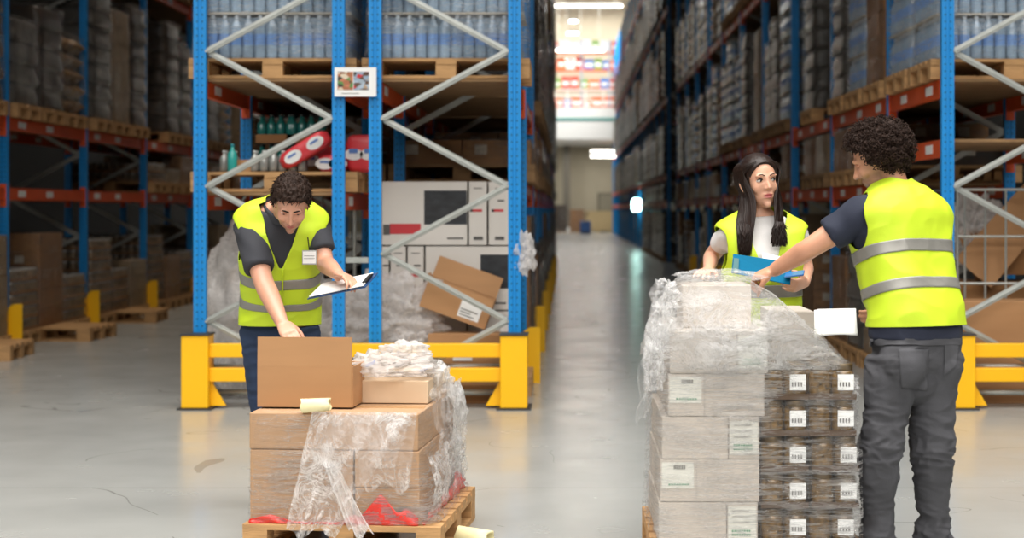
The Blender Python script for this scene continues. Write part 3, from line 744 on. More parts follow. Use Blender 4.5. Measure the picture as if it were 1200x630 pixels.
# roll cage behind the bending man
def tube_frame(root, pts, r, nm, n=8): return MB().tube(pts, r, n).build(nm, M_galv, root, smooth=True)
rc = thing('roll_cage', 'grey tubular roll cage behind the bending man under the low shelf', 'roll cage', (P(350, 0, 12.45).x, 12.45, 0))
x0, x1 = -.43, .43; zt = P(0, 222, 12.45).z
tube_frame(rc, [(x0, 0, .15), (x0, 0, zt - .08), (x0 + .03, 0, zt - .02), (x0 + .08, 0, zt), (x1 - .08, 0, zt), (x1 - .03, 0, zt - .02), (x1, 0, zt - .08), (x1, 0, .15)], .014, 'end_frame')
for k in range(1, 7): tube_frame(rc, [(x0 + (x1 - x0) * k / 7, 0, .2), (x0 + (x1 - x0) * k / 7, 0, zt)], .008, 'upright_bar')
for z in (.2, .6, 1.0): tube_frame(rc, [(x0, 0, z), (x1, 0, z)], .008, 'cross_bar')
MB().box(x0, x1, 0, .55, .13, .17).build('base_deck', M_galv, rc)
for x in (x0 + .08, x1 - .08):
    for y in (.06, .48): MB().tube([(x - .015, y, .06), (x + .015, y, .06)], .06, 14).build('castor', M_black, rc)

# low shelf of the inner row, first bay: pallet with bottles, cans, red packs
zs = 1.525
place('pf', PAL_F, (XA, 12.05, zs), 0, 'pallet on the low shelf carrying green bottles and red packs', 'pallets of the front bays')
ZT = zs + .145
M_teal = mat('teal_glass', '1F6E68', .15, spec=.8); M_lid = mat('light_lid', 'CFD3D0', .4); M_rpk = mat('red_pack_film', 'DC4048', .3)
def bottle_mesh(m, c, r, h, cap=True, mi=0, ci=1):
    m.lathe([(r * .9, 0), (r, .008), (r, h * .6), (r * .85, h * .68), (r * .38, h * .8), (r * .36, h * .92)], c, 12, mi)
    if cap: m.lathe([(r * .42, h * .91), (r * .42, h)], c, 10, ci)
def tray(label, x, y, z, nx, ny, r, h, mm, cap, card=True, group='trays of bottles on the low shelf'):
    root = thing('bottle_tray', label, 'bottle tray', (x, y, z), group=group)
    w, d = nx * r * 2.08, ny * r * 2.08
    if card:
        m = MB().box(0, w, 0, d, 0, .006); m.box(0, w, -.003, 0, 0, h * .3).box(0, w, d, d + .003, 0, h * .3).box(-.003, 0, 0, d, 0, h * .3).box(w, w + .003, 0, d, 0, h * .3)
        m.build('card_tray', M_kraftd, root)
    for i in range(nx):
        for j in range(ny):
            m = MB(); bottle_mesh(m, (0, 0, 0), r, h); o = m.build('bottle', [mm, cap], root, smooth=True); o.location = (r * 1.04 * (2 * i + 1), r * 1.04 * (2 * j + 1), .006)
    return root
M_dgl = mat('dark_glass', '1E2A2A', .15, spec=.8)
def xat(px, Y): return P(px, 0, Y).x
tray('tray of dark teal bottles, low shelf, upper left stack, lower tray', xat(300, 12.1), 12.1, ZT, 4, 2, .034, .21, M_teal, M_dgl)
tray('tray of dark teal bottles, topmost at left on the low shelf', xat(300, 12.1), 12.1, ZT + .225, 4, 2, .034, .21, M_teal, M_dgl)
tray('tray of dark teal bottles, right stack behind the brace, lower tray', xat(336, 12.1), 12.1, ZT, 4, 2, .034, .21, M_teal, M_dgl)
tray('tray of dark teal bottles, right stack behind the brace, top tray', xat(336, 12.1), 12.1, ZT + .225, 4, 2, .034, .21, M_teal, M_dgl)
tray('pack of clear cans with pale tops at the front of the low shelf', xat(291, 11.75), 11.78, ZT, 6, 2, .033, .15, mat('clear_can', '9A9C98', .2, .3), M_lid, False)
tray('small pack of clear jars beside the single green bottle', xat(255, 11.75), 11.78, ZT, 2, 2, .033, .15, mat('clear_can', '9A9C98', .2, .3), M_lid, False)
m = MB(); bottle_mesh(m, (0, 0, 0), .036, .2); o = m.build('green_bottle', [mat('bright_teal_bottle', '2F9A92', .25), mat('teal_cap', '1F7E86', .3)], smooth=True); o.location = (xat(272, 11.7), 11.71, ZT); tag(o, 'single teal green bottle standing at the shelf edge, left of the trays', 'bottle')
b = MB().box(0, .15, 0, .2, 0, .09).build('small_carton', M_kraft, bevel=.003); b.location = (xat(278, 11.8), 11.80, ZT); tag(b, 'small brown carton behind the green bottle on the low shelf', 'carton')
def redpack(label, loc, ry, w=.34, h=.12, d=.22, rz=0):
    root = thing('red_pack', label, 'wrapped pack', loc, group='red and white packs'); root.rotation_euler = (0, ry, rz)
    M = MB(); rings = []
    for i in range(11):
        t = i / 10; q = max(.55, (1 - abs(2 * t - 1) ** 6) ** .3); rings.append([(t * w, d / 2 + math.copysign(abs(math.cos(a)) ** .35, math.cos(a)) * d / 2 * q, h / 2 + math.copysign(abs(math.sin(a)) ** .35, math.sin(a)) * h / 2 * q) for a in [2 * math.pi * k / 20 + .1 for k in range(20)]])
    M.loft(rings); M.build('wrapper', M_rpk, root, smooth=True)
    for cx in (w * .27, w * .74):
        q = MB().tube([(0, .004, 0), (0, -.004, 0)], 1, 24); q.v = [Vector((cx + v.x * .068, v.y - .001, h * .47 + v.z * .042)) for v in q.v]; q.build('white_oval', M_white, root)
        q = MB().box(cx - .035, cx + .03, -.008, -.005, h * .5, h * .62); q.build('blue_lettering', mat('blue_print', '5C7FC0', .5), root)
    return root
redpack('tilted red and white pack leaning up the pile above the man\'s head', (xat(336, 11.8), 11.72, ZT + .0), R(-32), w=.40, h=.13)
redpack('red and white pack lying flat at the pile\'s foot', (xat(372, 11.8), 11.80, ZT), 0, w=.2, h=.13, d=.2)
redpack('red pack standing behind the left twin post', (xat(402, 11.8), 11.90, ZT), R(0), w=.24, h=.28)
redpack('red pack beneath the tilted one, at the back', (xat(350, 12.1), 12.1, ZT), 0, w=.34, h=.2)

# right rack, first bay: mesh cage with cardboard, big brown carton in front
cg_ = thing('mesh_cage', 'galvanised mesh cage of cardboard scraps at the right edge', 'mesh cage', (P(1122, 0, 12.1).x, 12.1, 0))
zt = P(0, 222, 12.1).z; zb = .5
for z in (zt, P(0, 277, 12.1).z, P(0, 332, 12.1).z, .15): MB().tube([(0, 0, z), (1.0, 0, z)], .011, 8).build('rail', M_galv, cg_)
for k in range(8): MB().tube([(.055 + .153 * k if k < 7 else 1.0, 0, .15), (.055 + .153 * k if k < 7 else 1.0, 0, zt)], .009, 8).build('upright_wire', M_galv, cg_)
MB().tube([(0, 0, .15), (0, 0, zt)], .012, 8).build('corner_post', M_galv, cg_)
MB().tube([(0, 0, zt), (0, .8, zt)], .011, 8).build('side_rail', M_galv, cg_)
MB().box(0, 1.0, 0, .8, .11, .15).build('base', M_galv, cg_)
for x in (.06, .94):
    for y in (.06, .74): MB().box(x - .04, x + .04, y - .04, y + .04, 0, .11).build('foot', M_galv, cg_)
def sheet(name, label, pts, Y, th=.006, m=M_kraft, lean=0.0, cat='cardboard sheet'):
    q = [P(x, y, Y) for x, y in pts]; n = len(q); c = q[0].copy()
    for v in q: v.y += (v.z - 1.0) * lean
    M = MB(); M.add(q + [v + Vector((0, th, 0)) for v in q], [tuple(range(n)), tuple(reversed(range(n, 2 * n)))] + [(k, k + n, (k + 1) % n + n, (k + 1) % n) for k in range(n)])
    return tag(M.build(name, m, origin=c), label, cat)
sheet('cardboard_sheet', 'large folded brown cardboard sheet slanting up in the mesh cage', [(1120, 303), (1160, 337), (1215, 275), (1215, 205)], 12.2, lean=.2)
sheet('cardboard_flap', 'brown cardboard piece in the cage, its point hanging down', [(1122, 270), (1146, 337), (1178, 300), (1150, 268)], 12.3, m=M_kraftd, lean=.1)
lump('film_waste_bundle', 'wad of clear film at the top left of the mesh cage', 'film waste', P(1142, 268, 12.45), (.2, .15, .24), 22, freq=9, amp=.4)
carton('cardboard_box', 'brown box inside the mesh cage at the far right', 'cardboard box', (P(1190, 0, 12.5).x, 12.55, .9), (.5, .4, .35), 0, m=M_kraftd)
carton('cardboard_box', 'lower brown box inside the mesh cage under the scraps', 'cardboard box', (P(1170, 0, 12.5).x, 12.5, .152), (.8, .5, .7), 0, m=M_kraftd)
w0 = P(1105, 0, 11.75); hz = P(0, 352, 11.75).z
bx = thing('large_cardboard_box', 'very wide plain brown box behind the yellow guard at right', 'cardboard box', (w0.x + .62, 11.85, 0))
MB().box(-.62, .62, -.17, .17, 0, hz).build('box_body', M_kraft, bx, bevel=.006); MB().box(-.62, .62, -.174, -.17, hz * .55, hz * .56).build('crease', M_kraftd, bx)
# ---------------------------------------------------------------- foreground pallets
def perp(nf): return nf
def grid(f, nu, nv):
    m = MB(); vs = [f(i / nu, j / nv) for j in range(nv + 1) for i in range(nu + 1)]; w = nu + 1
    return m.add(vs, [(j * w + i, j * w + i + 1, (j + 1) * w + i + 1, (j + 1) * w + i) for j in range(nv) for i in range(nu)])
def rdg(p, s=1.0, o=4): return noise.ridged_multi_fractal(Vector(p) * s, 0.9, 2.1, o, 1, 2) - 1.0
def clean_rings(levels, nt, seed, amp, hfreq=5, vfreq=16, exp=.14, nsub=6):
    """levels: (z, x0, x1, y0, y1) -> rings of a wrapped surface with wrinkles"""
    rings = []
    for a, b in zip(levels, levels[1:]):
        for k in range(nsub):
            t = k / nsub; rings.append([a[i] * (1 - t) + b[i] * t for i in range(5)])
    rings.append(list(levels[-1])); out = []
    for z, x0, x1, y0, y1 in rings:
        cx, cy, w, d = (x0 + x1) / 2, (y0 + y1) / 2, (x1 - x0) / 2, (y1 - y0) / 2; ring = []
        for k in range(nt):
            a = 2 * math.pi * k / nt + .01; c, s_ = math.cos(a), math.sin(a)
            x = math.copysign(abs(c) ** exp, c) * w; y = math.copysign(abs(s_) ** exp, s_) * d
            n_ = rdg((x * hfreq + seed, y * hfreq, z * vfreq), 1) * amp + noise.noise(Vector((x * 4, y * 4, z * 5 + seed))) * amp
            n_ = max(n_, -.004)
            q = Vector((x, y, 0)).normalized(); ring.append(Vector((cx + x + q.x * n_, cy + y + q.y * n_, z + noise.noise(Vector((x * 9, y * 9, z * 9))) * .004)))
        out.append(ring)
    return out

# ===== left stack =====
LA = R(-5); LO = Vector((-1.273, 6.50, 0)); LM = Matrix.Translation(LO) @ Matrix.Rotation(LA, 4, 'Z')
def LP(x, y, z): return LM @ Vector((x, y, z))
root = thing('wooden_pallet', 'pallet under the stack of brown cartons, its corner showing at bottom right', 'pallet', LP(.378, .445, 0), LA)
m = MB()
for k in range(7): m.box(-.40, .40, -.475 + k * .14, -.475 + k * .14 + .11, .122, .144)
m.build('deck_boards', M_wood, root)
m = MB()
for x in (-.40, -.05, .30): m.box(x, x + .1, -.475, .475, .1, .122)
m.build('stringer_boards', M_wood, root)
for x in (-.35, 0, .35):
    for y in (-.425, 0, .415): MB().box(x - .05, x + .05, y - .05, y + .06, .022, .1).build('block', M_wood, root, bevel=.003)
for x in (-.35, 0, .35): MB().box(x - .05, x + .05, -.475, .475, 0, .022).build('skid', M_wood, root)
M_kraftl = mat('light_kraft_carton', 'B08C6A', .8, var=.05, vscale=2.5, stretch=(1, 1, 7)); H3 = .1475; GL_ = 'brown cartons of the wrapped left stack'
lab_pos = {(0, 0): 'front left', (1, 0): 'front right', (0, 1): 'back left', (1, 1): 'back right'}
def stack_box(lab, xa, xb, ya, yb_, z0, z1, bar=False):
    jx, jy = rr.uniform(-.004, .004), rr.uniform(-.003, .003)
    b = carton('carton', lab, 'carton', LP((xa + xb) / 2 + jx, (ya + yb_) / 2 + jy, z0), (xb - xa, yb_ - ya, z1 - z0 - .002), LA, GL_, M_kraftl, tape=False, bevel=.005)
    MB().box(-(xb - xa) / 2 + .01, (xb - xa) / 2 - .01, -.03, .03, z1 - z0 - .002, z1 - z0 - .0012).build('packing_tape', M_tape, b)
    if bar:
        lb = MB(); [lb.box(.045 + q * .008, .048 + q * .008 + (q % 2) * .002, -.2245, -.2225, .03, .075) for q in range(7)]; lb.build('barcode', M_grey, b)
for ya, yb_, w_ in ((0, .445, 'front'), (.45, .9, 'back')):
    z0 = .145
    stack_box('tall brown carton at the lower left of the stack, %s' % w_, 0, .42, ya, yb_, z0, z0 + 2 * H3)
    stack_box('brown carton at the lower right of the stack behind the red sheet, %s' % w_, .425, .685, ya, yb_, z0, z0 + H3, ya == 0)
    stack_box('brown carton on the right of the stack, middle height, %s' % w_, .425, .685, ya, yb_, z0 + H3, z0 + 2 * H3)
    stack_box('wide brown carton across the top of the stack, %s one' % w_, 0, .685, ya, yb_, z0 + 2 * H3, z0 + 3 * H3)
ztop = .145 + 3 * H3
# ragged red sheet between pallet and cartons
M_redf = mat('red_plastic_sheet', 'D8382C', .35, var=.15, vscale=14, bump=.4, bscale=30)
def redband(x0, y0, x1, y1, prof, nm_n):
    n = 40
    def f(u, v):
        hgt = 0
        for (c, w, h) in prof: hgt = max(hgt, h * max(0, 1 - abs(u - c) / w))
        x, y = x0 + (x1 - x0) * u, y0 + (y1 - y0) * u
        return Vector((x + nm_n[0] * (.012 + .006 * math.sin(u * 40 + v * 5)), y + nm_n[1] * (.012 + .006 * math.sin(u * 40 + v * 5)), .146 + v * max(.008, hgt)))
    return grid(f, n, 6)
rs = thing('red_plastic_sheet', 'torn red plastic sheet showing along the foot of the carton stack', 'plastic sheet', LO, LA)
redband(0, 0, .685, 0, [(.12, .2, .035), (.78, .16, .125), (.93, .12, .07), (.62, .1, .04)], (0, -1)).build('front_edge', M_redf, rs, smooth=True, solid=.002)
redband(.69, 0, .72, .9, [(.5, .25, .05), (.8, .3, .1), (.2, .2, .03)], (1, 0)).build('side_edge', M_redf, rs, smooth=True, solid=.002)
# open box on top
cb = P(302, 478, 6.63); cb.z = ztop + .006; ang = R(-4)
bx = open_carton('open_cardboard_box', 'open brown cardboard box with raised front flap, on top of the stack', cb, ((math.cos(ang), math.sin(ang), 0), (-math.sin(ang), math.cos(ang), 0), (0, 0, 1)),
                 (.39, .24, .165), [('front', R(-2), .12), ('back', R(165), .1)], th=.005)
q = MB().box(.3905, .3925, .16, .19, .05, .09); q.v = [Matrix.Rotation(ang, 4, 'Z') @ v for v in q.v]; q.build('printed_mark', M_grey, bx)
for i, (x, y) in enumerate(((.10, .10), (.2, .13), (.3, .1))):
    o = lump('folded_goods', 'pale packet lying inside the open cardboard box, %s from left' % ORD[i], 'packet', cb + Vector((x, y - .0, .09)), (.055, .07, .075), 31 + i, m=mat('pale_packet', 'DAD6CC', .6), amp=.12, nu=24, nv=16, group='packets in the open box')
# cream paper roll in front of the box
def roll(label, c, length, r, axis, wob=.12):
    a = Vector(axis).normalized(); u = a.orthogonal().normalized(); v = a.cross(u); n = 28; rings = []
    for (t, rr_) in ((0, r), (.25, r * .98), (.6, r), (1, r), (1, r * .72), (.5, r * .7), (0, r * .72)):
        rings.append([Vector(c) + a * (t - .5) * length * (1 + .06 * math.sin(3 * 2 * math.pi * k / n)) + (u * math.cos(2 * math.pi * k / n) + v * math.sin(2 * math.pi * k / n)) * rr_ * (1 + wob * math.sin(2 * 2 * math.pi * k / n + t) * (1.4 - t)) for k in range(n)])
    rings.append(rings[0]); m = MB(); m.loft(rings, caps=False)
    return tag(m.build('paper_roll', mat('cream_paper', 'EADFAE', .55, bump=.2, bscale=20), origin=c, smooth=True), label, 'paper roll')
roll('short cream paper roll lying in front of the open box', P(370, 474.5, 6.47) + Vector((0, 0, 0)) , .115, .025, (1, -.05, .06))
o = roll('cream roll end on the floor behind the stack at bottom centre', Vector((xat(556, 6.75), 6.75, .035)), .16, .035, (.8, -.5, 0))
# flat tier at the back right of the stack top
bt = carton('carton', 'flat pale carton under the crumpled film, back right on the stack', 'carton', (-.715, 6.97, ztop + .001), (.30, .38, .095), LA, None, mat('pale_kraft', 'D9BFA0', .75), tape=False)
# film of the left stack
fl = thing('stretch_film', 'clear stretch film wrapped and torn around the brown carton stack', 'stretch film', LO, LA)
LV_ = [(.15, -.012, .76, -.012, .94), (.22, -.012, .73, -.012, .925), (.4, -.010, .71, -.010, .92), (.57, -.008, .697, -.008, .91), (.592, .02, .68, .02, .88)]
m = MB(); m.loft(clean_rings(LV_, 220, 3, .006, 3, 26), caps=False); m.build('wrap', M_filmh, fl, smooth=True)
m = MB(); m.loft(clean_rings([(z, a - .006, b_ + .004, c - .006, d + .004) for z, a, b_, c, d in LV_[:-1]], 220, 23, .007, 3, 14), caps=False); m.build('outer_wrap', film('stretch_film_highlights', .0, 1.1, (2.2, 2.2, 34), rough=.1, dist=1.1, bump=1.0, power=22, gate=(.45, .62)), fl, smooth=True)  # extra film layer, its whitish streaks are painted highlights
# torn sheet hanging down the front
def hang(xt0, xt1, xb0, xb1, zt, zb, seed, out=.03, y=-.02):
    def f(u, v):
        x = (xt0 + (xt1 - xt0) * u) * (1 - v) + (xb0 + (xb1 - xb0) * u) * v
        z = zt + (zb - zt) * v + .02 * math.sin(u * 9 + seed) * v
        w = rdg((x * 7, z * 3.5, seed), 1) * .022 + .016 * math.sin(u * 22 + v * 3 + seed)
        return Vector((x, y - out * math.sin(min(1, v * 1.3) * math.pi * .5) - .012 + min(w, .012), z))
    return grid(f, 70, 70)
hang(.26, .66, .17, .36, .596, .12, 2.0).build('torn_tail', M_films, fl, smooth=True)
hang(.30, .36, .42, .52, .40, .12, 7.0, .045).build('torn_tail', M_filmw, fl, smooth=True)
hang(.40, .68, .48, .66, .595, .30, 4.0, .02).build('torn_tail', M_films, fl, smooth=True)
hang(.30, .66, .26, .60, .585, .40, 9.0, .035).build('torn_tail', M_films, fl, smooth=True)
# tails on the right side face
def side(y0, y1, zt, zb, seed, out, m=M_films):
    def f(u, v):
        y = y0 + (y1 - y0) * u; z = zt + (zb - zt) * v
        w = rdg((y * 5, z * 5, seed), 1) * .03
        return Vector((.70 + out * math.sin(v * math.pi * .8 + .2) + max(-.012, w), y, z))
    return grid(f, 60, 60).build('side_wrinkles', m, fl, smooth=True)
side(.25, .88, .60, .2, 3.3, .025); side(.5, .9, .64, .38, 6.1, .035, M_filmw); side(.1, .9, .4, .16, 8.1, .03)
# crumpled film on the top
def crump(c, rad, seed, nm='crumpled_film', m=M_filmb, par=None, amp=.5, freq=8):
    M = MB(); rings = []; nu, nv = 80, 50
    for i in range(nv + 1):
        ph = math.pi * i / nv; ring = []
        for k in range(nu):
            th = 2 * math.pi * k / nu; d = Vector((math.sin(ph) * math.cos(th), math.sin(ph) * math.sin(th), math.cos(ph)))
            r_ = 1 + rdg(d * freq * .35 + Vector((seed, 0, 0)), 1) * amp * .5 + noise.noise(d * freq * .3 + Vector((0, seed, 0))) * amp
            ring.append(Vector(c) + Vector((d.x * rad[0] * r_, d.y * rad[1] * r_, max(-rad[2] * .6, d.z * rad[2] * r_))))
        rings.append(ring)
    M.loft(rings); return M.build(nm, m, par, smooth=True)
def toLocal(p): return LM.inverted() @ Vector(p)
crump(toLocal((-.74, 6.93, ztop + .14)), (.16, .19, .05), 4, par=fl)
crump(toLocal((-.70, 6.98, ztop + .19)), (.09, .1, .05), 9, par=fl)
crump(toLocal((-.565, 7.05, ztop + .04)), (.05, .2, .09), 14, par=fl, m=M_filmw)
crump(toLocal((-.86, 7.05, ztop + .14)), (.07, .1, .05), 19, par=fl)
for i, (x, y, w) in enumerate(((434, 426, 9), (497, 432, 9))):
    q = toLocal(P(x, y, 6.82)); MB().bar(q + Vector((-.02, 0, -.01)), q + Vector((.02, 0, .008)), .004, .012).build('blue_print', mat('blue_print', '5C7FC0', .5), fl)

# ===== right stack =====
RX0, RX1, RY0, RY1 = .351, 1.08, 6.07, 6.86
root = thing('wooden_pallet', 'pallet below the white cartons and jars, at the bottom edge', 'pallet', ((RX0 + RX1) / 2, (RY0 + RY1) / 2, 0))
MB().v
m = MB()
for k in range(6): m.box(-.4, .4, -.4 + k * .14, -.4 + k * .14 + .1, .122, .144)
m.build('deck_boards', M_wood, root)
for x in (-.35, 0, .35):
    MB().box(x - .05, x + .05, -.4, .4, .1, .122).build('stringer_board', M_wood, root); MB().box(x - .05, x + .05, -.4, .4, 0, .022).build('skid', M_wood, root)
    for y in (-.35, 0, .35): MB().box(x - .05, x + .05, y - .05, y + .05, .022, .1).build('block', M_wood, root)
M_wc = mat('offwhite_carton', 'BFB5AA', .7, var=.03, vscale=3)
M_grn = mat('green_print', '4E8A6A', .6); M_pgr = mat('pale_grey_print', '9A9690', .6)
GW = 'off-white cartons of the wrapped right stack'
offs = [(772, 888), (774, 890), (776, 890), (783, 896), (785, 900)]
for k in range(5):
    for j in range(2):
        x0, x1 = [(p_ - VX) / 313.0 for p_ in offs[k]]; w = x1 - x0; h = .158
        y0 = RY0 + j * .395
        b = carton('carton', 'off-white carton in the %s row of the %s column, right stack' % (['lowest', 'second lowest', 'middle', 'second highest', 'highest'][k], ['front', 'rear'][j]), 'carton', ((x0 + x1) / 2, y0 + .195, .145 + k * .16), (w, .385, h), 0, GW, M_wc, tape=False, bevel=.003)
        if j == 0:
            yy = -.1925 - .002
            if k % 2 == 0:
                sx = w / 2 - .115; MB().box(sx - .002, sx, yy, yy + .002, .0, h).build('flap_seam', M_grey, b)
                MB().box(sx + .004, w / 2 - .006, yy, yy + .0015, .02, h - .015).build('paper_label', M_white if k < 0 else mat('label_cream', 'D8D6CC', .6), b)
                for q in range(3): MB().box(sx + .02, w / 2 - .03, yy - .001, yy, .125 - q * .022, .129 - q * .022).build('printed_line', M_pgr, b)
                for q in range(2):
                    g = MB(); [g.box(sx + .018 + t * .009, sx + .0245 + t * .009, yy - .001, yy, .034 + q * .014, .041 + q * .014) for t in range(8)]; g.build('green_lettering', M_grn, b)
            else:
                MB().box(-w / 2 + .005, -w / 2 + .125, yy, yy + .0015, .05, h - .01).build('paper_label', mat('label_cream', 'D8D6CC', .6), b)
                g = MB(); [g.box(-w / 2 + .05 + t * .005, -w / 2 + .053 + t * .005, yy - .001, yy, .122, .138) for t in range(9)]; g.build('barcode', M_grey, b)
                g = MB(); [g.box(-w / 2 + .03 + t * .01, -w / 2 + .037 + t * .01, yy - .001, yy, .062, .068) for t in range(8)]; g.build('green_lettering', M_grn, b)
                MB().box(-w / 2 + .135, -w / 2 + .1365, yy, yy + .002, .0, h).build('flap_seam', M_pgr, b)
zt5 = .145 + 5 * .16
b = carton('carton', 'smaller off-white carton under the film at the very top, right stack', 'carton', (.575, 6.40, zt5), (.265, .32, .163), 0, GW, M_wc, tape=False)
for k in range(5):
    h = .168; carton('carton', 'off-white carton behind the jars, %s row counted from below, right stack' % ORD[k], 'carton', (.90, 6.66, .145 + k * .17), (.34 if k < 4 else .17, .38, h), 0, GW, M_wc, tape=False)
# jar packs
M_jar = mat('jar_contents', '6A4E1E', .22, var=.75, vscale=45, coat=.8, spec=.7); M_jlid = mat('bronze_jar_lid', '5E4A28', .35, .6); M_jt = mat('jar_tray_card', '4E3822', .8); M_jl = mat('jar_label', '8A7A50', .6)
def jar_pack(label, loc):
    root = thing('jar_pack', label, 'jar pack', loc, group='packs of jars in the wrapped right stack'); r = .0425
    m = MB().box(0, .174, 0, .174, 0, .004); m.box(0, .174, -.002, 0, 0, .022).box(0, .174, .174, .176, 0, .022).box(-.002, 0, 0, .174, 0, .022).box(.174, .176, 0, .174, 0, .022); m.build('card_tray', M_jt, root)
    for i in range(2):
        for j in range(2):
            m = MB().lathe([(r * .9, 0), (r, .006), (r, .03), (r, .092), (r * .88, .103)], (0, 0, 0), 22, 0); m.lathe([(r * .90, .103), (r * .92, .105), (r * .92, .124), (r * .88, .1265)], (0, 0, 0), 22, 1)
            o = m.build('jar', [M_jar, M_jlid], root, smooth=True); o.location = (.0435 + i * .087, .0435 + j * .087, .005)
    lb = MB().box(.105, .165, -.006, -.004, .036, .095).build('paper_label', M_white, root)
    g = MB(); [g.box(.112 + t * .011, .117 + t * .011, -.0075, -.006, .05, .066) for t in range(4)]; g.build('barcode', M_grey, lb)
    return root
for k in range(5):
    for i in range(2):
        for j in range(2):
            lab = 'pack of brown jars, %s layer from below, %s, %s column' % (ORD[k], ['left', 'right'][i], ['front', 'rear'][j])
            loc = (.728 + i * .179 + (.01 if (k in (2, 1) and i) else 0), RY0 + .005 + j * .184, .145 + k * .1355)
            if k + i + j == 0: jp = jar_pack(lab, loc)
            else: o_ = dup(jp, loc, 0, lab)
# film of the right stack
fr = thing('stretch_film', 'cloudy stretch film over the white cartons and jars at right', 'stretch film', (0, 0, 0))
LV2 = [(.15, .325, 1.105, 6.045, 6.89), (.5, .33, 1.10, 6.05, 6.885), (.76, .328, 1.09, 6.05, 6.88), (.83, .325, 1.05, 6.045, 6.87), (.955, .335, .94, 6.05, 6.6)]
m = MB(); m.loft(clean_rings(LV2, 260, 11, .007, 3, 24), caps=False); m.build('wrap', M_filmh, fr, smooth=True)
m = MB(); m.loft(clean_rings([(z, a - .006, b_ + .006, c - .006, d + .006) for z, a, b_, c, d in LV2[:-1]], 260, 17, .009, 3, 14), caps=False); m.build('outer_wrap', film('stretch_film_highlights', .0, 1.1, (2.2, 2.2, 34), rough=.1, dist=1.1, bump=1.0, power=22, gate=(.45, .62)), fr, smooth=True)  # second layer, highlights put into its opacity as white streaks
LV3 = [(.80, .305, 1.065, 6.035, 6.85), (.88, .305, .99, 6.035, 6.7), (.95, .325, .92, 6.05, 6.62), (1.03, .37, .84, 6.12, 6.60), (1.09, .40, .765, 6.2, 6.58), (1.122, .44, .72, 6.24, 6.56), (1.135, .50, .66, 6.32, 6.52)]
m = MB(); m.loft(clean_rings(LV3, 260, 5, .016, 5, 10, exp=.35, nsub=9), caps=False); 
rg = m.v[-260:]; m.add(rg, [tuple(range(260))]); m.build('draped_top', film('stretch_film_cloudy', .12, .95, (6, 6, 9), rough=.2, dist=2, power=8), fr, smooth=True)
crump((.355, 6.14, .93), (.05, .08, .11), 40, 'bunched_edge', M_films, fr, .5)
crump((.375, 6.22, 1.06), (.045, .08, .06), 41, 'bunched_edge', M_films, fr, .6)
crump((.325, 6.10, .80), (.035, .06, .13), 42, 'bunched_edge', M_films, fr, .5)
crump((.60, 6.45, 1.135), (.16, .16, .022), 43, 'bunched_edge', M_films, fr, .5)
crump((1.06, 6.2, .72), (.045, .1, .05), 44, 'bunched_edge', M_films, fr, .5)
def lf(x0, x1, zt, zb, seed, ww):
    def f(u, v):
        x = x0 + (x1 - x0) * v + (u - .5) * ww * (1 - .3 * v); z = zt + (zb - zt) * v
        return Vector((x + .01 * math.sin(v * 9 + seed), 6.12 + u * .12 + .02 * math.sin(u * 12 + v * 4 + seed), z))
    return grid(f, 24, 40)
lf(.32, .28, .90, .60, 1, .07).build('loose_tail', M_films, fr, smooth=True)
lf(.315, .265, .82, .58, 4, .02).build('loose_tail', M_films, fr, smooth=True)
# ---------------------------------------------------------------- people
import numpy as np
def cat1(p, t):                                     # Catmull-Rom through list of tuples at real parameter t
    n = len(p) - 1; i = min(int(t), n - 1); u = t - i
    a, b, c, d = p[max(i - 1, 0)], p[i], p[i + 1], p[min(i + 2, n)]
    return [0.5 * ((2 * b[k]) + (-a[k] + c[k]) * u + (2 * a[k] - 5 * b[k] + 4 * c[k] - d[k]) * u * u + (-a[k] + 3 * b[k] - 3 * c[k] + d[k]) * u ** 3) for k in range(len(b))]
def limb(m, pts, rad, n=20, sub=6, cap=True):
    q = [tuple(p) + (r,) for p, r in zip(pts, rad)]
    c = [cat1(q, (len(q) - 1) * i / ((len(q) - 1) * sub)) for i in range((len(q) - 1) * sub + 1)]
    P_ = [Vector(v[:3]) for v in c]; Rr = [max(v[3], .001) for v in c]
    if cap:                                         # rounded ends
        for e in (0, 1):
            d = (P_[0] - P_[1]).normalized() if e == 0 else (P_[-1] - P_[-2]).normalized(); b = P_[0] if e == 0 else P_[-1]; r = Rr[0] if e == 0 else Rr[-1]
            ex = [(b + d * r * s_, r * math.sqrt(max(0, 1 - s_ * s_)) + 1e-4) for s_ in (.5, .8, .97)]
            for p, rr_ in ex:
                if e == 0: P_.insert(0, p); Rr.insert(0, rr_)
                else: P_.append(p); Rr.append(rr_)
    m.tube(P_, Rr, n); return m
def ell(m, c, r, rot=None, nu=20, nv=12):
    c = Vector(c); rings = []
    for i in range(nv + 1):
        ph = math.pi * (i + .02) / (nv + .04); rings.append([Vector((math.sin(ph) * math.cos(2 * math.pi * k / nu) * r[0], math.sin(ph) * math.sin(2 * math.pi * k / nu) * r[1], math.cos(ph) * r[2])) for k in range(nu)])
    if rot is not None: rings = [[rot @ v for v in g] for g in rings]
    return m.loft([[c + v for v in g] for g in rings])
def arrays(me):
    v = np.empty(len(me.vertices) * 3); me.vertices.foreach_get('co', v); e = np.empty(len(me.edges) * 2, dtype=np.int64); me.edges.foreach_get('vertices', e)
    return v.reshape(-1, 3), e.reshape(-1, 2)
def smooth_np(v, e, it, f=.6):
    n = len(v); deg = np.bincount(e.ravel(), minlength=n).astype(float)[:, None]; deg[deg == 0] = 1
    for _ in range(it):
        a = np.zeros_like(v)
        for k in range(3):
            a[:, k] = np.bincount(e[:, 0], weights=v[e[:, 1], k], minlength=n) + np.bincount(e[:, 1], weights=v[e[:, 0], k], minlength=n)
        v = v * (1 - f) + a / deg * f
    return v
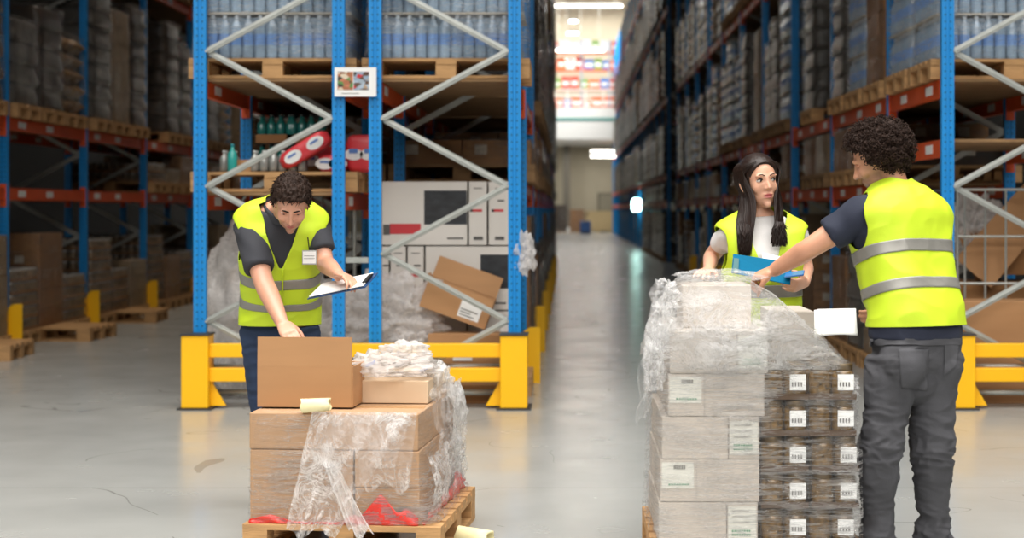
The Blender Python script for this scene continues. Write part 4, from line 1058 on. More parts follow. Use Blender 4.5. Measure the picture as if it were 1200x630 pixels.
def normals_np(me):
    n = np.empty(len(me.vertices) * 3); me.vertices.foreach_get('normal', n); return n.reshape(-1, 3)
def fuse(m, name, mats, parent, origin, voxel=.004, smooth=4, post=None):
    """overlapping closed shapes -> one continuous surface"""
    o = m.build(name + '_raw', mats, None); o.location = (0, 0, 0)
    r = o.modifiers.new('r', 'REMESH'); r.mode = 'VOXEL'; r.voxel_size = voxel
    dg = bpy.context.evaluated_depsgraph_get(); me = bpy.data.meshes.new_from_object(o.evaluated_get(dg)); bpy.data.objects.remove(o)
    v, e = arrays(me); v = smooth_np(v, e, smooth); me.vertices.foreach_set('co', v.ravel()); me.update()
    if post:
        v = post(v, normals_np(me)); v = smooth_np(v, e, 1, .4)
    v = v - np.array(origin); me.vertices.foreach_set('co', v.ravel()); me.update()
    me.materials.clear()
    for q in (mats if isinstance(mats, list) else [mats]): me.materials.append(q)
    me.polygons.foreach_set('use_smooth', [True] * len(me.polygons)); me.name = name
    o = bpy.data.objects.new(name, me); COL.objects.link(o); o.parent = parent; return o
def wr(v, n, seed, amp, freq, stretch=(1, 1, 1), where=None):
    """fabric folds"""
    out = v.copy()
    for i in range(len(v)):
        w = 1.0 if where is None else where(v[i])
        if w <= 0: continue
        p = Vector((v[i][0] * freq * stretch[0] + seed, v[i][1] * freq * stretch[1], v[i][2] * freq * stretch[2]))
        q = noise.noise(p + Vector((noise.noise(p * .6), 0, noise.noise(p * .6 + Vector((5, 5, 5))))) * .8)
        out[i] = v[i] + n[i] * amp * w * (1 - 2.2 * abs(q)) 
    return out

class Fig:
    def __init__(s, x, y, F, lean, k, pivot=.95):
        s.b = Vector((x, y, 0)); s.F = Vector((F[0], F[1], 0)).normalized(); s.Lv = Vector((-s.F.y, s.F.x, 0)); s.lean = lean; s.k = k; s.pv = pivot * k
        s.tab = []; c = Vector((0, 0, 0)); u = 0; du = .01
        while u < 2:
            a = s.ang(u); s.tab.append(c.copy()); c += (Vector((0, 0, 1)) * math.cos(a) + s.F * math.sin(a)) * du; u += du
    def ang(s, u): t = min(1, max(0, (u - s.pv + .05) / .2)); return s.lean * t * t * (3 - 2 * t)
    def T(s, l, f, u):
        i = max(0, min(len(s.tab) - 2, int(u / .01))); t = u / .01 - i; c = s.tab[i] * (1 - t) + s.tab[i + 1] * t; a = s.ang(u)
        return s.b + c + s.Lv * l + (s.F * math.cos(a) - Vector((0, 0, 1)) * math.sin(a)) * f
    def rings(s, tab, off=0, nz=60, nt=48, e=.85, shift=0):
        out = []; loc = []
        for i in range(nz + 1):
            u, w, df, db, cf = cat1(tab, (len(tab) - 1) * i / nz); u *= s.k; g = []; gl = []
            for j in range(nt):
                a = 2 * math.pi * j / nt; c, sn = math.cos(a), math.sin(a)
                l = math.copysign(abs(c) ** e, c) * (w * s.k + off); f = math.copysign(abs(sn) ** e, sn) * ((df if sn > 0 else db) * s.k + off) + cf * s.k
                g.append(s.T(l, f, u)); gl.append((l, f, u))
            out.append(g); loc.append(gl)
        return out, loc
BODY_M = [(.78, .12, .08, .09, 0), (.86, .168, .095, .115, -.01), (.95, .165, .10, .115, -.005), (1.06, .145, .10, .09, 0), (1.18, .155, .11, .095, 0), (1.30, .175, .118, .112, 0), (1.385, .185, .10, .115, -.01), (1.445, .165, .075, .09, -.015), (1.48, .115, .06, .07, -.015), (1.51, .065, .055, .055, -.01)]
BODY_W = [(.78, .12, .08, .09, 0), (.88, .175, .095, .115, -.01), (.97, .165, .095, .10, -.005), (1.09, .125, .085, .08, 0), (1.20, .135, .10, .085, 0), (1.29, .148, .125, .095, 0), (1.385, .158, .09, .10, -.01), (1.445, .145, .065, .08, -.015), (1.48, .095, .055, .06, -.015), (1.51, .052, .045, .048, -.01)]

def frame(origin, F, roll=0, sc=1.0):
    """head frame: x = own left, y = forward, z = up"""
    y = Vector(F).normalized(); z = Vector((0, 0, 1)); z = (z - y * z.dot(y)).normalized(); x = y.cross(z)
    x = -x if False else x
    # own left when facing y with up z is z x y
    x = z.cross(y)
    M = Matrix((x, y, z)).transposed().to_4x4(); M = Matrix.Translation(Vector(origin)) @ M @ Matrix.Rotation(roll, 4, 'Y') @ Matrix.Scale(sc, 4)
    return M
def head_shapes(m, M, fem=False):
    n0 = len(m.v)
    j = .93 if fem else 1.0
    ell(m, (0, -.012, .035), (.075, .098, .082), nu=28, nv=18); ell(m, (0, .028, .0), (.064 * j, .066, .085)); ell(m, (0, .032, -.058), (.053 * j, .052, .048))
    ell(m, (0, .070, -.094), (.020 * j, .018, .018)); 
    for s_ in (-1, 1):
        ell(m, (s_ * (.034 if fem else .037) * j, .054 if fem else .058, -.020), (.025, .027, .030)); ell(m, (s_ * .027, .079 if fem else .081, .030), (.024, .012, .009 if fem else .011))
        ell(m, (s_ * (.009 if fem else .0115), .094 if fem else .097, -.026), (.0075, .009, .0065) if fem else (.0085, .010, .0075)); 
        ell(m, (s_ * .076, -.008, -.006), (.007, .020, .032), Matrix.Rotation(s_ * .35, 3, 'Z')); ell(m, (s_ * .081, -.016, .004), (.005, .014, .024), Matrix.Rotation(s_ * .5, 3, 'Z'))
    limb(m, [(0, .086, .026), (0, .093 if fem else .098, .0), (0, .103 if fem else .111, -.022)], [.007, .0075, .0085] if fem else [.008, .0085, .0105], 12)
    ell(m, (0, .086, -.052), (.023, .011, .0065)); ell(m, (0, .084, -.063), (.019, .011, .0075)); ell(m, (0, .068 if fem else .072, -.056), (.034, .019, .028))
    for i in range(n0, len(m.v)): m.v[i] = M @ m.v[i]
def head_post(M, fem=False, open_=0.0):
    Mi = np.array(M.inverted()); Mf = np.array(M)
    def f(v, n):
        h = np.c_[v, np.ones(len(v))] @ Mi.T; p = h[:, :3]; q = p.copy()
        near = np.linalg.norm(p, axis=1) < .16
        for s_ in (-1, 1):
            d = p - np.array([s_ * .031, .083, .010]); w = np.exp(-(d[:, 0] ** 2 / (2 * .0125 ** 2) + d[:, 2] ** 2 / (2 * .0075 ** 2))) * (p[:, 1] > .03); q[:, 1] -= w * .010
            d = p - np.array([s_ * .009, .1, -.033]); w = np.exp(-(d[:, 0] ** 2 + d[:, 2] ** 2) / (2 * .004 ** 2)) * (p[:, 1] > .08); q[:, 1] -= w * .004
            d = p - np.array([s_ * .079, -.004, -.002]); w = np.exp(-(d[:, 1] ** 2 / (2 * .008 ** 2) + d[:, 2] ** 2 / (2 * .014 ** 2))) * (s_ * p[:, 0] > .07); q[:, 0] -= s_ * w * .006
        w = np.exp(-((p[:, 2] + .0575) ** 2) / (2 * (.0022 + open_) ** 2)) * np.clip(1 - (abs(p[:, 0]) / .024) ** 2, 0, 1) * (p[:, 1] > .06); q[:, 1] -= w * .009
        q[~near] = p[~near]
        return (np.c_[q, np.ones(len(q))] @ Mf.T)[:, :3]
    return f
def skin_mat(name, col, lip):
    m = mat(name, col, .42, sub=.12, var=.05, vscale=9, bump=.08, bscale=120)
    n, l = nodes(m); b = n['Principled BSDF']; src = b.inputs['Base Color'].links[0].from_socket
    a = n.new('ShaderNodeAttribute'); a.attribute_name = 'tint'; mx = n.new('ShaderNodeMix'); mx.data_type = 'RGBA'
    sc = n.new('ShaderNodeSeparateColor'); l.new(a.outputs['Color'], sc.inputs[0])
    l.new(sc.outputs[0], mx.inputs[0]); l.new(src, mx.inputs[6]); mx.inputs[7].default_value = lin(lip)
    m2 = n.new('ShaderNodeMix'); m2.data_type = 'RGBA'; l.new(sc.outputs[1], m2.inputs[0]); l.new(mx.outputs[2], m2.inputs[6]); m2.inputs[7].default_value = lin('4A382E')
    l.new(m2.outputs[2], b.inputs['Base Color']); return m
def tint(o, M, beard=0.0):
    me = o.data; v = np.empty(len(me.vertices) * 3); me.vertices.foreach_get('co', v); v = v.reshape(-1, 3) + np.array(o.parent.location)
    p = (np.c_[v, np.ones(len(v))] @ np.array(M.inverted()).T)[:, :3]
    lip = np.clip(1.5 * (1 - (p[:, 0] / .024) ** 2 - ((p[:, 2] + .0575) / .0125) ** 2), 0, 1) * (p[:, 1] > .06)
    bd = np.zeros(len(v))
    if beard:
        bd = beard * np.clip((-.028 - p[:, 2]) / .02, 0, 1) * np.clip((p[:, 1] + .02) / .03, 0, 1) * (p[:, 2] > -.14) * (np.linalg.norm(p, axis=1) < .16) * (1 - lip)
    c = np.zeros((len(v), 4)); c[:, 0] = lip; c[:, 1] = bd; c[:, 3] = 1
    a = me.color_attributes.new('tint', 'FLOAT_COLOR', 'POINT'); a.data.foreach_set('color', c.ravel())
M_eye = mat('eye_white', 'E8E2DC', .2, spec=.8); M_iris = mat('dark_iris', '2A1A12', .1, spec=.9)
def face_bits(M, root, brow, iris_off=(0, 0), lids=None, closed=False, skin=None, browth=.0035, hidden=False):
    for s_ in (-1, 1):
        m = MB(); c = Vector((s_ * .031, .0715 if not closed else .0685, .010))
        ell(m, c, (.0132, .0135, .0072 if not closed else .006), nu=18, nv=12); m.m = [0] * len(m.f)
        k = len(m.f); ell(m, c + Vector((iris_off[0], .0098, iris_off[1])), (.0062, .0048, .0064), nu=14, nv=8); m.m = [0] * k + [1] * (len(m.f) - k)
        m.v = [M @ v for v in m.v]; m.build('closed_eye' if hidden else 'eye', [skin, skin] if hidden else [M_eye, M_iris], root, root.location, smooth=True)
        m = MB(); limb(m, [(s_ * .012, .0935, .030), (s_ * .028, .092, .036), (s_ * .046, .079, .031)], [browth, browth, browth * .5], 8, 5); m.v = [M @ v for v in m.v]; m.build('eyebrow', brow, root, root.location, smooth=True)
        m = MB(); limb(m, [(s_ * .0185, .0825, .0125), (s_ * .031, .0862, .0185), (s_ * .044, .079, .0135)], [.0016, .0024, .0016], 8, 5); m.v = [M @ v for v in m.v]; m.build('eyelid', brow if not closed else skin, root, root.location, smooth=True)
def hair_shell(M, root, m_, thick, amp, freq, line, seed=1, nm='hair', build=True, nv=110, nu=150):
    """line(y) -> lowest z (head frame) that hair covers"""
    rings = []
    for i in range(nv + 1):
        ph = math.pi * (i + .01) / (nv + .02); g = []
        for k in range(nu):
            th = 2 * math.pi * k / nu; d = Vector((math.sin(ph) * math.cos(th), math.sin(ph) * math.sin(th), math.cos(ph)))
            base = Vector((d.x * .076, d.y * .099 - .012, d.z * .084 + .035)); mask = (base.z - line(base.y, abs(base.x))) / .014
            mask = min(1, max(0, mask)); mask = mask * mask * (3 - 2 * mask)
            nz_ = (rdg(d * freq + Vector((seed, 0, 0)), 1) * amp) if amp else 0
            r_ = 1 + (thick(d) + nz_) / .085 * mask - .14 * (1 - mask)
            g.append(Vector((d.x * .076 * r_, d.y * .099 * r_ - .012, d.z * .084 * r_ + .035)))
        rings.append(g)
    m = MB(); m.loft(rings); return m
def hand(m, wrist, d, pn, side, curls, sc=1.0, spread=.0, thumb=(.5, .5), tcurl=.4):
    """d = wrist to knuckles, pn = direction the palm faces, side = towards the thumb; curls = per finger (index first) list of 3 bends"""
    w = Vector(wrist); d = Vector(d).normalized(); pn = Vector(pn); pn = (pn - d * pn.dot(d)).normalized(); sd = d.cross(pn); sd = sd if sd.dot(Vector(side)) > 0 else -sd
    L = .09 * sc; rings = []
    for t, hw, ht in ((-.15, .026, .019), (0, .027, .018), (.3, .034, .017), (.7, .041, .015), (.95, .041, .0125), (1.05, .036, .009)):
        c = w + d * L * t - pn * .002
        rings.append([c + sd * math.copysign(abs(math.cos(a)) ** .75, math.cos(a)) * hw * sc + pn * math.sin(a) * ht * sc for a in [2 * math.pi * k / 20 for k in range(20)]])
    m.loft(rings)
    ell(m, w + d * .035 * sc + sd * .024 * sc + pn * .008 * sc, (.018 * sc, .018 * sc, .022 * sc))
    lens = [.070, .078, .073, .057]
    for i in range(4):
        o = (.029 - i * .0195) * sc; c = w + d * (L * (.98 - (.06 if i == 3 else 0) - (.02 if i == 0 else 0))) + sd * o; dd = (d + sd * (1.5 - i) * spread).normalized(); pts = [c - dd * .012 * sc, c]; p = c.copy(); a = 0
        for sgi, fr in enumerate((.45, .30, .25)):
            a += curls[i][sgi]; v = dd * math.cos(a) + pn * math.sin(a); p = p + v * lens[i] * fr * sc; pts.append(p.copy())
        limb(m, pts, [.0088 * sc, .0092 * sc, .0083 * sc, .0078 * sc, .0062 * sc], 12, 4)
    b = w + d * .022 * sc + sd * .025 * sc; v = (sd * thumb[0] + d * .8 + pn * thumb[1]).normalized(); p1 = b + v * .042 * sc; v2 = (v + pn * tcurl * .5 + d * .25 - sd * .15).normalized(); p2 = p1 + v2 * .032 * sc; v3 = (v2 + pn * tcurl * .4 - sd * .25).normalized(); p3 = p2 + v3 * .026 * sc
    limb(m, [b, p1, p2, p3], [.0145 * sc, .0115 * sc, .0098 * sc, .0075 * sc], 12, 5)
def vest(fig, root, tab, uv, stripes, arm=(.0, 1.395, .088, .125, .13), col=None, nz=170, nt=230, seed=1, front_open=.0, name='safety_vest', vneck=.07, hemf=None, armoff=0.0, amp=.006):
    def surf(off):
        R_, Lc = fig.rings(tab, off, nz, nt, e=.8); k = fig.k
        for i in range(nz + 1):
            for j in range(nt):
                l, f, u = Lc[i][j]; c = fig.T(0, 0, u); dirv = (R_[i][j] - c).normalized()
                w = noise.noise(Vector((l * 9 + seed, f * 9, u * 4))) * amp * 1.2 + (.5 - abs(noise.noise(Vector((l * 7 + u * 5, f * 7 + seed, u * 9 - l * 4))))) * amp
                fl = max(0, (1.05 * k - u)) * .12 * math.sin(l * 40 + seed) * .12
                R_[i][j] = R_[i][j] + dirv * (w + fl)
        return R_, Lc
    def hole(l, f, u):
        k = fig.k
        if ((f - arm[0] * k) / (arm[2] * k)) ** 2 + ((u - arm[1] * k) / (arm[3] * k)) ** 2 < 1 and abs(l) > arm[4] * k: return True
        if u > 1.40 * k and (l / (.078 * k)) ** 2 + ((f + .012) / (.085 * k)) ** 2 < 1: return True
        if f > 0 and u > uv * k and abs(l) < vneck * k * (u / k - uv) / (1.45 - uv): return True
        return u > 1.53 * k
    def make(off, zr=None, nm='vest', mt=None):
        R_, Lc = surf(off); bm = bmesh.new(); V = {}
        def gv(i, j):
            j %= nt
            if (i, j) not in V: V[(i, j)] = bm.verts.new(R_[i][j] - root.location)
            return V[(i, j)]
        for i in range(nz):
            for j in range(nt):
                l, f, u = Lc[i][j]
                if zr and not (zr[0] * fig.k <= u <= zr[1] * fig.k): continue
                if hole(l, f, u): continue
                bm.faces.new((gv(i, j), gv(i, j + 1), gv(i + 1, j + 1), gv(i + 1, j)))
        for _ in range(6):
            new = {}
            for v in bm.verts:
                nb = [e.other_vert(v) for e in v.link_edges if e.is_boundary]
                if len(nb) == 2: new[v] = v.co * .5 + (nb[0].co + nb[1].co) * .25
            for v, c in new.items(): v.co = c
        bmesh.ops.recalc_face_normals(bm, faces=bm.faces); me = bpy.data.meshes.new(nm); bm.to_mesh(me); bm.free(); me.materials.append(mt)
        me.polygons.foreach_set('use_smooth', [True] * len(me.polygons)); o = bpy.data.objects.new(nm, me); COL.objects.link(o)
        s_ = o.modifiers.new('thickness', 'SOLIDIFY'); s_.thickness = .0025; s_.offset = 0; return o
    v = make(0, None, name, col or M_neon); v.parent = root
    for a, b in stripes:
        st = make(.0035, (a, b), 'reflective_stripe', M_refl); st.parent = v
    return v
M_neon = mat('neon_yellow_fabric', 'C6E02A', .6, var=.03, vscale=5, bump=.12, bscale=260)
M_refl = mat('grey_reflective_tape', '8E8C86', .45, .25, var=.04, vscale=30)
def shirt(fig, root, tab, sleeves, m_, nm, voxel=.006, off=.006, seed=3, rlo=0, amp=.006):
    m = MB(); rg, _ = fig.rings(tab, off, 50, 48); m.loft(rg[rlo:])
    for pts, rad in sleeves: limb(m, pts, rad, 22, 6, cap=False)
    return fuse(m, nm, m_, root, root.location, voxel, 6, lambda v, n: wr(v, n, seed, amp, 9))
def shoe(pt, F, m_, root, parts=True):
    F = Vector((F[0], F[1], 0)).normalized(); s_ = Vector((-F.y, F.x, 0)); m = MB(); rings = []
    for t, w, h in ((-.09, .025, .05), (-.07, .036, .085), (-.01, .038, .095), (.05, .040, .075), (.11, .046, .055), (.16, .042, .045), (.185, .02, .03)):
        c = Vector((pt[0], pt[1], 0)) + F * t
        rings.append([c + s_ * math.cos(a) * w + Vector((0, 0, max(.004, h * .5 + h * .5 * math.sin(a)))) for a in [2 * math.pi * k / 20 for k in range(20)]])
    m.loft(rings); o = m.build('shoe', m_, root, root.location, smooth=True)
def legs(m, hipL, kneeL, ankL, hipR, kneeR, ankR, r=(.088, .062, .045)):
    for h, k_, a in ((hipL, kneeL, ankL), (hipR, kneeR, ankR)):
        h, k_, a = Vector(h), Vector(k_), Vector(a)
        limb(m, [h, h.lerp(k_, .5), k_, k_.lerp(a, .35), a], [r[0], r[0] * .88, r[1], r[1] * .95, r[2]], 22)

# ===== man with curly hair, seen from behind (right) =====
sk2 = skin_mat('tan_skin', 'D29A7C', 'B0605A')
YM = 6.25
f2 = Fig(P(1072, 0, YM).x, YM + .02, (-.42, .9), R(17), .995)
r2 = thing('person', 'curly haired man seen from behind in yellow vest and grey jeans, pointing across the pallet', 'person', (f2.b.x, f2.b.y, 0))
H2 = frame(P(1030, 188, 6.40), (-.84, .36, -.42), 0, 1.02)
m = MB(); rg, _ = f2.rings(BODY_M, -.004, 50, 40); m.loft(rg)
shL = f2.T(.165, -.005, 1.40 * f2.k); shR = f2.T(-.165, -.005, 1.40 * f2.k)
nb = f2.T(0, -.02, 1.47 * f2.k)
limb(m, [nb, nb.lerp(H2 @ Vector((0, -.025, -.05)), .5), H2 @ Vector((0, -.02, -.03))], [.064, .058, .057])
head_shapes(m, H2)
elL, wrL = P(950, 290, 6.33), P(908, 316, 6.46)
limb(m, [shL, shL.lerp(elL, .5), elL, elL.lerp(wrL, .3), wrL], [.056, .049, .042, .042, .028])
elR, wrR = Vector((1.47, 6.50, 1.16)), Vector((1.33, 6.63, .98))
limb(m, [shR, shR.lerp(elR, .5), elR, elR.lerp(wrR, .3), wrR], [.056, .049, .042, .042, .028])
hand(m, wrL, P(884, 325, 6.50) - wrL, (0, .35, -1), (-.2, -1, 0), [(.9, .9, .5), (1.1, 1.2, .7), (1.2, 1.3, .8), (1.3, 1.3, .8)], 1.02, .0, (.45, .6), .6)
hand(m, wrR, Vector((-.9, .1, -.25)), (0, 1, .1), (0, 0, 1), [(.5, .6, .4)] * 4, 1.0)
hpL, knL, anL = P(1047, 425, 6.2), P(1031, 530, 6.17), P(1026, 640, 6.22)
hpR, knR, anR = P(1093, 425, 6.3), P(1092, 528, 6.27), P(1094, 638, 6.34)
legs(m, hpL, knL, anL, hpR, knR, anR, (.07, .055, .04))
for a_ in (anL, anR): limb(m, [a_, Vector((a_.x, a_.y, .05)), Vector((a_.x, a_.y, .04)) + f2.F * .12], [.036, .035, .026])
b2 = fuse(m, 'body', sk2, r2, r2.location, .004, 5, head_post(H2)); tint(b2, H2, .5)
M_hair2 = mat('dark_brown_curly_hair', '2C1D16', .65, var=.3, vscale=60, spec=.2)
face_bits(H2, r2, M_hair2, closed=True, skin=sk2, hidden=True)
def line2(y, x): return -.055 + max(0, (y + .03)) * 1.0 + (0.03 if y > .02 else 0)
m = hair_shell(H2, r2, M_hair2, lambda d: .022 + .012 * max(0, d.z) + .008 * max(0, d.y), .012, 4.5, line2, 3)
hr = random.Random(4)
for q in range(1500):
    d = Vector((hr.gauss(0, 1), hr.gauss(0, 1), hr.gauss(0, 1))).normalized(); base = Vector((d.x * .076, d.y * .099 - .012, d.z * .084 + .035))
    if base.z < line2(base.y, abs(base.x)) + .008: continue
    c = base + d * hr.uniform(.018, .044); ax = (d + Vector((hr.uniform(-1, 1), hr.uniform(-1, 1), hr.uniform(-1, 1))) * .8).normalized(); u_ = ax.orthogonal().normalized(); v_ = ax.cross(u_); rad = hr.uniform(.005, .012); tn = hr.uniform(1, 2)
    m.tube([c + (u_ * math.cos(2 * math.pi * tn * t / 9) + v_ * math.sin(2 * math.pi * tn * t / 9)) * rad * (1 - .3 * t / 9) + ax * t * .0019 for t in range(10)], [.0019] * 8 + [.0012, .0006], 4)
m.v = [H2 @ v for v in m.v]; m.build('hair', M_hair2, r2, r2.location, smooth=True)
M_navy = mat('navy_cotton', '232839', .85, bump=.1, bscale=200)
SH2 = [(.905, .184, .115, .132, -.008), (.96, .18, .112, .128, -.005)] + [(u, w + .006, a + .006, b_ + .006, c) for u, w, a, b_, c in BODY_M if u > 1.0][:-1]
se = shL.lerp(elL, .62); se2 = shR.lerp(elR, .62)
shirt(f2, r2, SH2, [([f2.T(.11, -.01, 1.40 * f2.k), shL, shL.lerp(elL, .35), se], [.075, .073, .066, .064]), ([f2.T(-.11, -.01, 1.40 * f2.k), shR, shR.lerp(elR, .35), se2], [.075, .073, .066, .064])], M_navy, 'tshirt')
V2 = [(.955, .20, .135, .15, -.005), (1.0, .195, .13, .145, -.005), (1.1, .187, .13, .135, 0), (1.22, .192, .135, .135, 0), (1.31, .208, .138, .142, 0), (1.375, .226, .12, .14, -.01), (1.43, .205, .09, .12, -.018), (1.475, .15, .075, .10, -.02), (1.51, .10, .068, .08, -.018), (1.53, .075, .064, .07, -.018)]
vest(f2, r2, V2, 1.22, [(1.068, 1.112), (1.215, 1.26)], seed=4, arm=(.0, 1.375, .082, .115, .13), amp=.013)
# jeans
def jeans_mat(name, col, fade):
    m = mat(name, col, .85, var=.28, vscale=7, stretch=(1, 1, .6), bump=.15, bscale=220)
    return m
M_jean2 = jeans_mat('washed_grey_denim', '454549', '6A6A70')
m = MB(); PT2 = [(.76, .10, .07, .08, -.005), (.82, .16, .095, .115, -.01), (.88, .175, .10, .128, -.012), (.93, .172, .102, .120, -.01)]
rg, _ = f2.rings(PT2, .004, 24, 40); m.loft(rg)
for s_, h_ in ((1, hpL), (-1, hpR)): ell(m, h_ + f2.F * -.045 + Vector((0, 0, .0)), (.088, .085, .10))
ell(m, (hpL + hpR) / 2 + Vector((0, 0, -.07)), (.10, .09, .09))
for h_, k_, a_ in ((hpL, knL, anL), (hpR, knR, anR)):
    lo = a_ + Vector((0, 0, -.06))
    limb(m, [h_ + Vector((0, 0, .02)), h_.lerp(k_, .3), h_.lerp(k_, .65), k_, k_.lerp(a_, .3), k_.lerp(a_, .7), lo], [.098, .094, .08, .071, .07, .058, .062], 24, 6, cap=False)
def jw(v): 
    z = v[2]; return .35 + 1.0 * math.exp(-((z - .48) / .10) ** 2) + 1.1 * math.exp(-((z - .12) / .09) ** 2) + .3 * math.exp(-((z - .8) / .05) ** 2)
jn = fuse(m, 'jeans', M_jean2, r2, r2.location, .005, 6, lambda v, n: wr(wr(v, n, 2, .012, 8, (1, 1, 2.4), jw), n, 9, .006, 17, (1, 1, 2), jw))
# pockets and seams on the jeans: thin raised cloth following the seat
def patch(name, px, py, par, m_, nx=14, nz_=14, th=.004, body=None):
    """cloth patch laid on the surface of `body` by dropping points along the view of its back"""
    bpy.context.view_layer.update(); import mathutils.bvhtree as bt
    bv = bt.BVHTree.FromObject(body, bpy.context.evaluated_depsgraph_get()); inv = body.matrix_world.inverted(); M_ = MB(); vs = []
    for j in range(nz_ + 1):
        for i in range(nx + 1):
            u, v = i / nx, j / nz_; x = (px[0] * (1 - u) + px[1] * u) * (1 - v) + (px[3] * (1 - u) + px[2] * u) * v; y = (py[0] * (1 - u) + py[1] * u) * (1 - v) + (py[3] * (1 - u) + py[2] * u) * v
            tgt = P(x, y, 6.1); o = inv @ tgt; d = (inv.to_3x3() @ Vector((0, 1, 0))); d = (tgt - Vector((0, 0, HC))).normalized()
            hit = bv.ray_cast(o - d * 2, d)
            vs.append((body.matrix_world @ (hit[0] + hit[1] * th)) if hit[0] is not None else tgt)
    w = nx + 1; M_.add(vs, [(j * w + i, j * w + i + 1, (j + 1) * w + i + 1, (j + 1) * w + i) for j in range(nz_) for i in range(nx)])
    return M_.build(name, m_, par, r2.location if par in (r2,) else None, smooth=True)
def onto(name, px, py, body, m_, th=.003, root=r2, nx=14, nz_=14):
    o = patch(name, px, py, None, m_, nx, nz_, th, body); o.data.transform(Matrix.Translation(-body.matrix_world.translation)); o.parent = body
    q = o.modifiers.new('t', 'SOLIDIFY'); q.thickness = .002; return o
M_jean2b = mat('grey_denim_pocket', '47474B', .85, var=.25, vscale=7, bump=.15, bscale=220)
onto('back_pocket', [1053, 1088, 1086, 1056], [409, 409, 457, 454], jn, M_jean2b, .003)
onto('back_pocket', [1106, 1124, 1119, 1106], [402, 398, 430, 440], jn, M_jean2b, .003)
onto('waistband', [1019, 1126, 1126, 1019], [397, 396, 404, 405], jn, M_jean2b, .004, nx=40)
for a_ in (anL, anR): shoe((a_.x, a_.y), f2.F, M_black, r2)
# papers in his right hand
pp = thing('paper_sheets', 'white paper sheets held low beside the curly haired man, over the pallet', 'papers', P(975, 378, 6.62))
for k in range(2):
    q = [P(958 - k * 4, 362 + k, 6.66 + k * .01), P(1003, 361, 6.62 + k * .01), P(1005, 393, 6.50), P(949 + k * 3, 396 - 2 * k, 6.52)]
    def f(u, v, q=q): 
        p = q[0].lerp(q[1], u).lerp(q[3].lerp(q[2], u), v); return p + Vector((0, 0, .008 * math.sin(u * 3.1) * v))
    grid(f, 10, 10).build('sheet', M_white, pp, pp.location, smooth=True, solid=.0012)

# ===== woman =====
skw = skin_mat('light_skin', 'DBA68A', 'B65C5C')
YW = 7.13
fw = Fig(P(892, 0, YW).x, YW, (.10, -1), R(3), .925)
rw = thing('person', 'woman with long dark hair in yellow vest, holding a blue folder', 'person', (fw.b.x, fw.b.y, 0))
HW = frame(P(890, 214, 7.10), (.28, -.95, .0), R(-5), 1.0)
m = MB(); rg, _ = fw.rings(BODY_W, -.004, 50, 40); m.loft(rg); nb = fw.T(0, -.02, 1.47 * fw.k)
limb(m, [nb, nb.lerp(HW @ Vector((0, -.02, -.05)), .5), HW @ Vector((0, -.01, -.03))], [.052, .047, .049]); head_shapes(m, HW, True)
sR = fw.T(-.143, -.01, 1.395 * fw.k); sL = fw.T(.15, -.01, 1.395 * fw.k)       # own right = image left
eR, wR = P(834, 300, 7.27), P(830, 317, 7.03)
limb(m, [sR, sR.lerp(eR, .5), eR, eR.lerp(wR, .35), wR], [.045, .039, .035, .034, .023])
eL, wL = P(944, 312, 7.22), P(943, 331, 7.00)
limb(m, [sL, sL.lerp(eL, .5), eL, eL.lerp(wL, .35), wL], [.045, .039, .035, .034, .023])
hand(m, wR, P(818, 322, 6.87) - wR, (0, 0, -1), (1, 0, 0), [(.15, .25, .2)] * 4, .9, .12, (.6, .1), .2)
hand(m, wL, P(929, 335, 6.93) - wL, (-.2, .9, .5), (0, 0, 1), [(.35, .6, .4), (.4, .6, .4), (.45, .6, .4), (.5, .6, .4)], .9, .05, (.6, .3), .3)
kx = fw.b.x
legs(m, (kx - .085, YW, .82), (kx - .09, YW - .02, .46), (kx - .09, YW + .02, .09), (kx + .085, YW, .82), (kx + .09, YW - .02, .46), (kx + .09, YW + .02, .09), (.08, .05, .035))
for s_ in (-1, 1): limb(m, [(kx + s_ * .09, YW + .02, .09), (kx + s_ * .09, YW + .02, .045), (kx + s_ * .09, YW - .1, .035)], [.034, .033, .024])
bw = fuse(m, 'body', skw, rw, rw.location, .004, 5, head_post(HW, True, .001)); tint(bw, HW)
M_hairw = mat('long_dark_brown_hair', '23150F', .42, var=.35, vscale=5, stretch=(30, 30, 1), spec=.35)
face_bits(HW, rw, M_hairw, (.0025, .001), browth=.0022)
def linew(y, x): return -.10 if y < .015 else (-.09 + (y - .015) * 4.2 if y < .045 else .036 + min(1, (y - .045) / .03) * .044 - max(0, x - .02) * .5)
m = hair_shell(HW, rw, M_hairw, lambda d: .010 - .006 * max(0, d.y) + .004 * max(0, d.z), .001, 9, linew, 6)
m.v = [HW @ v for v in m.v]
hr = random.Random(8)
HWi = HW.inverted()
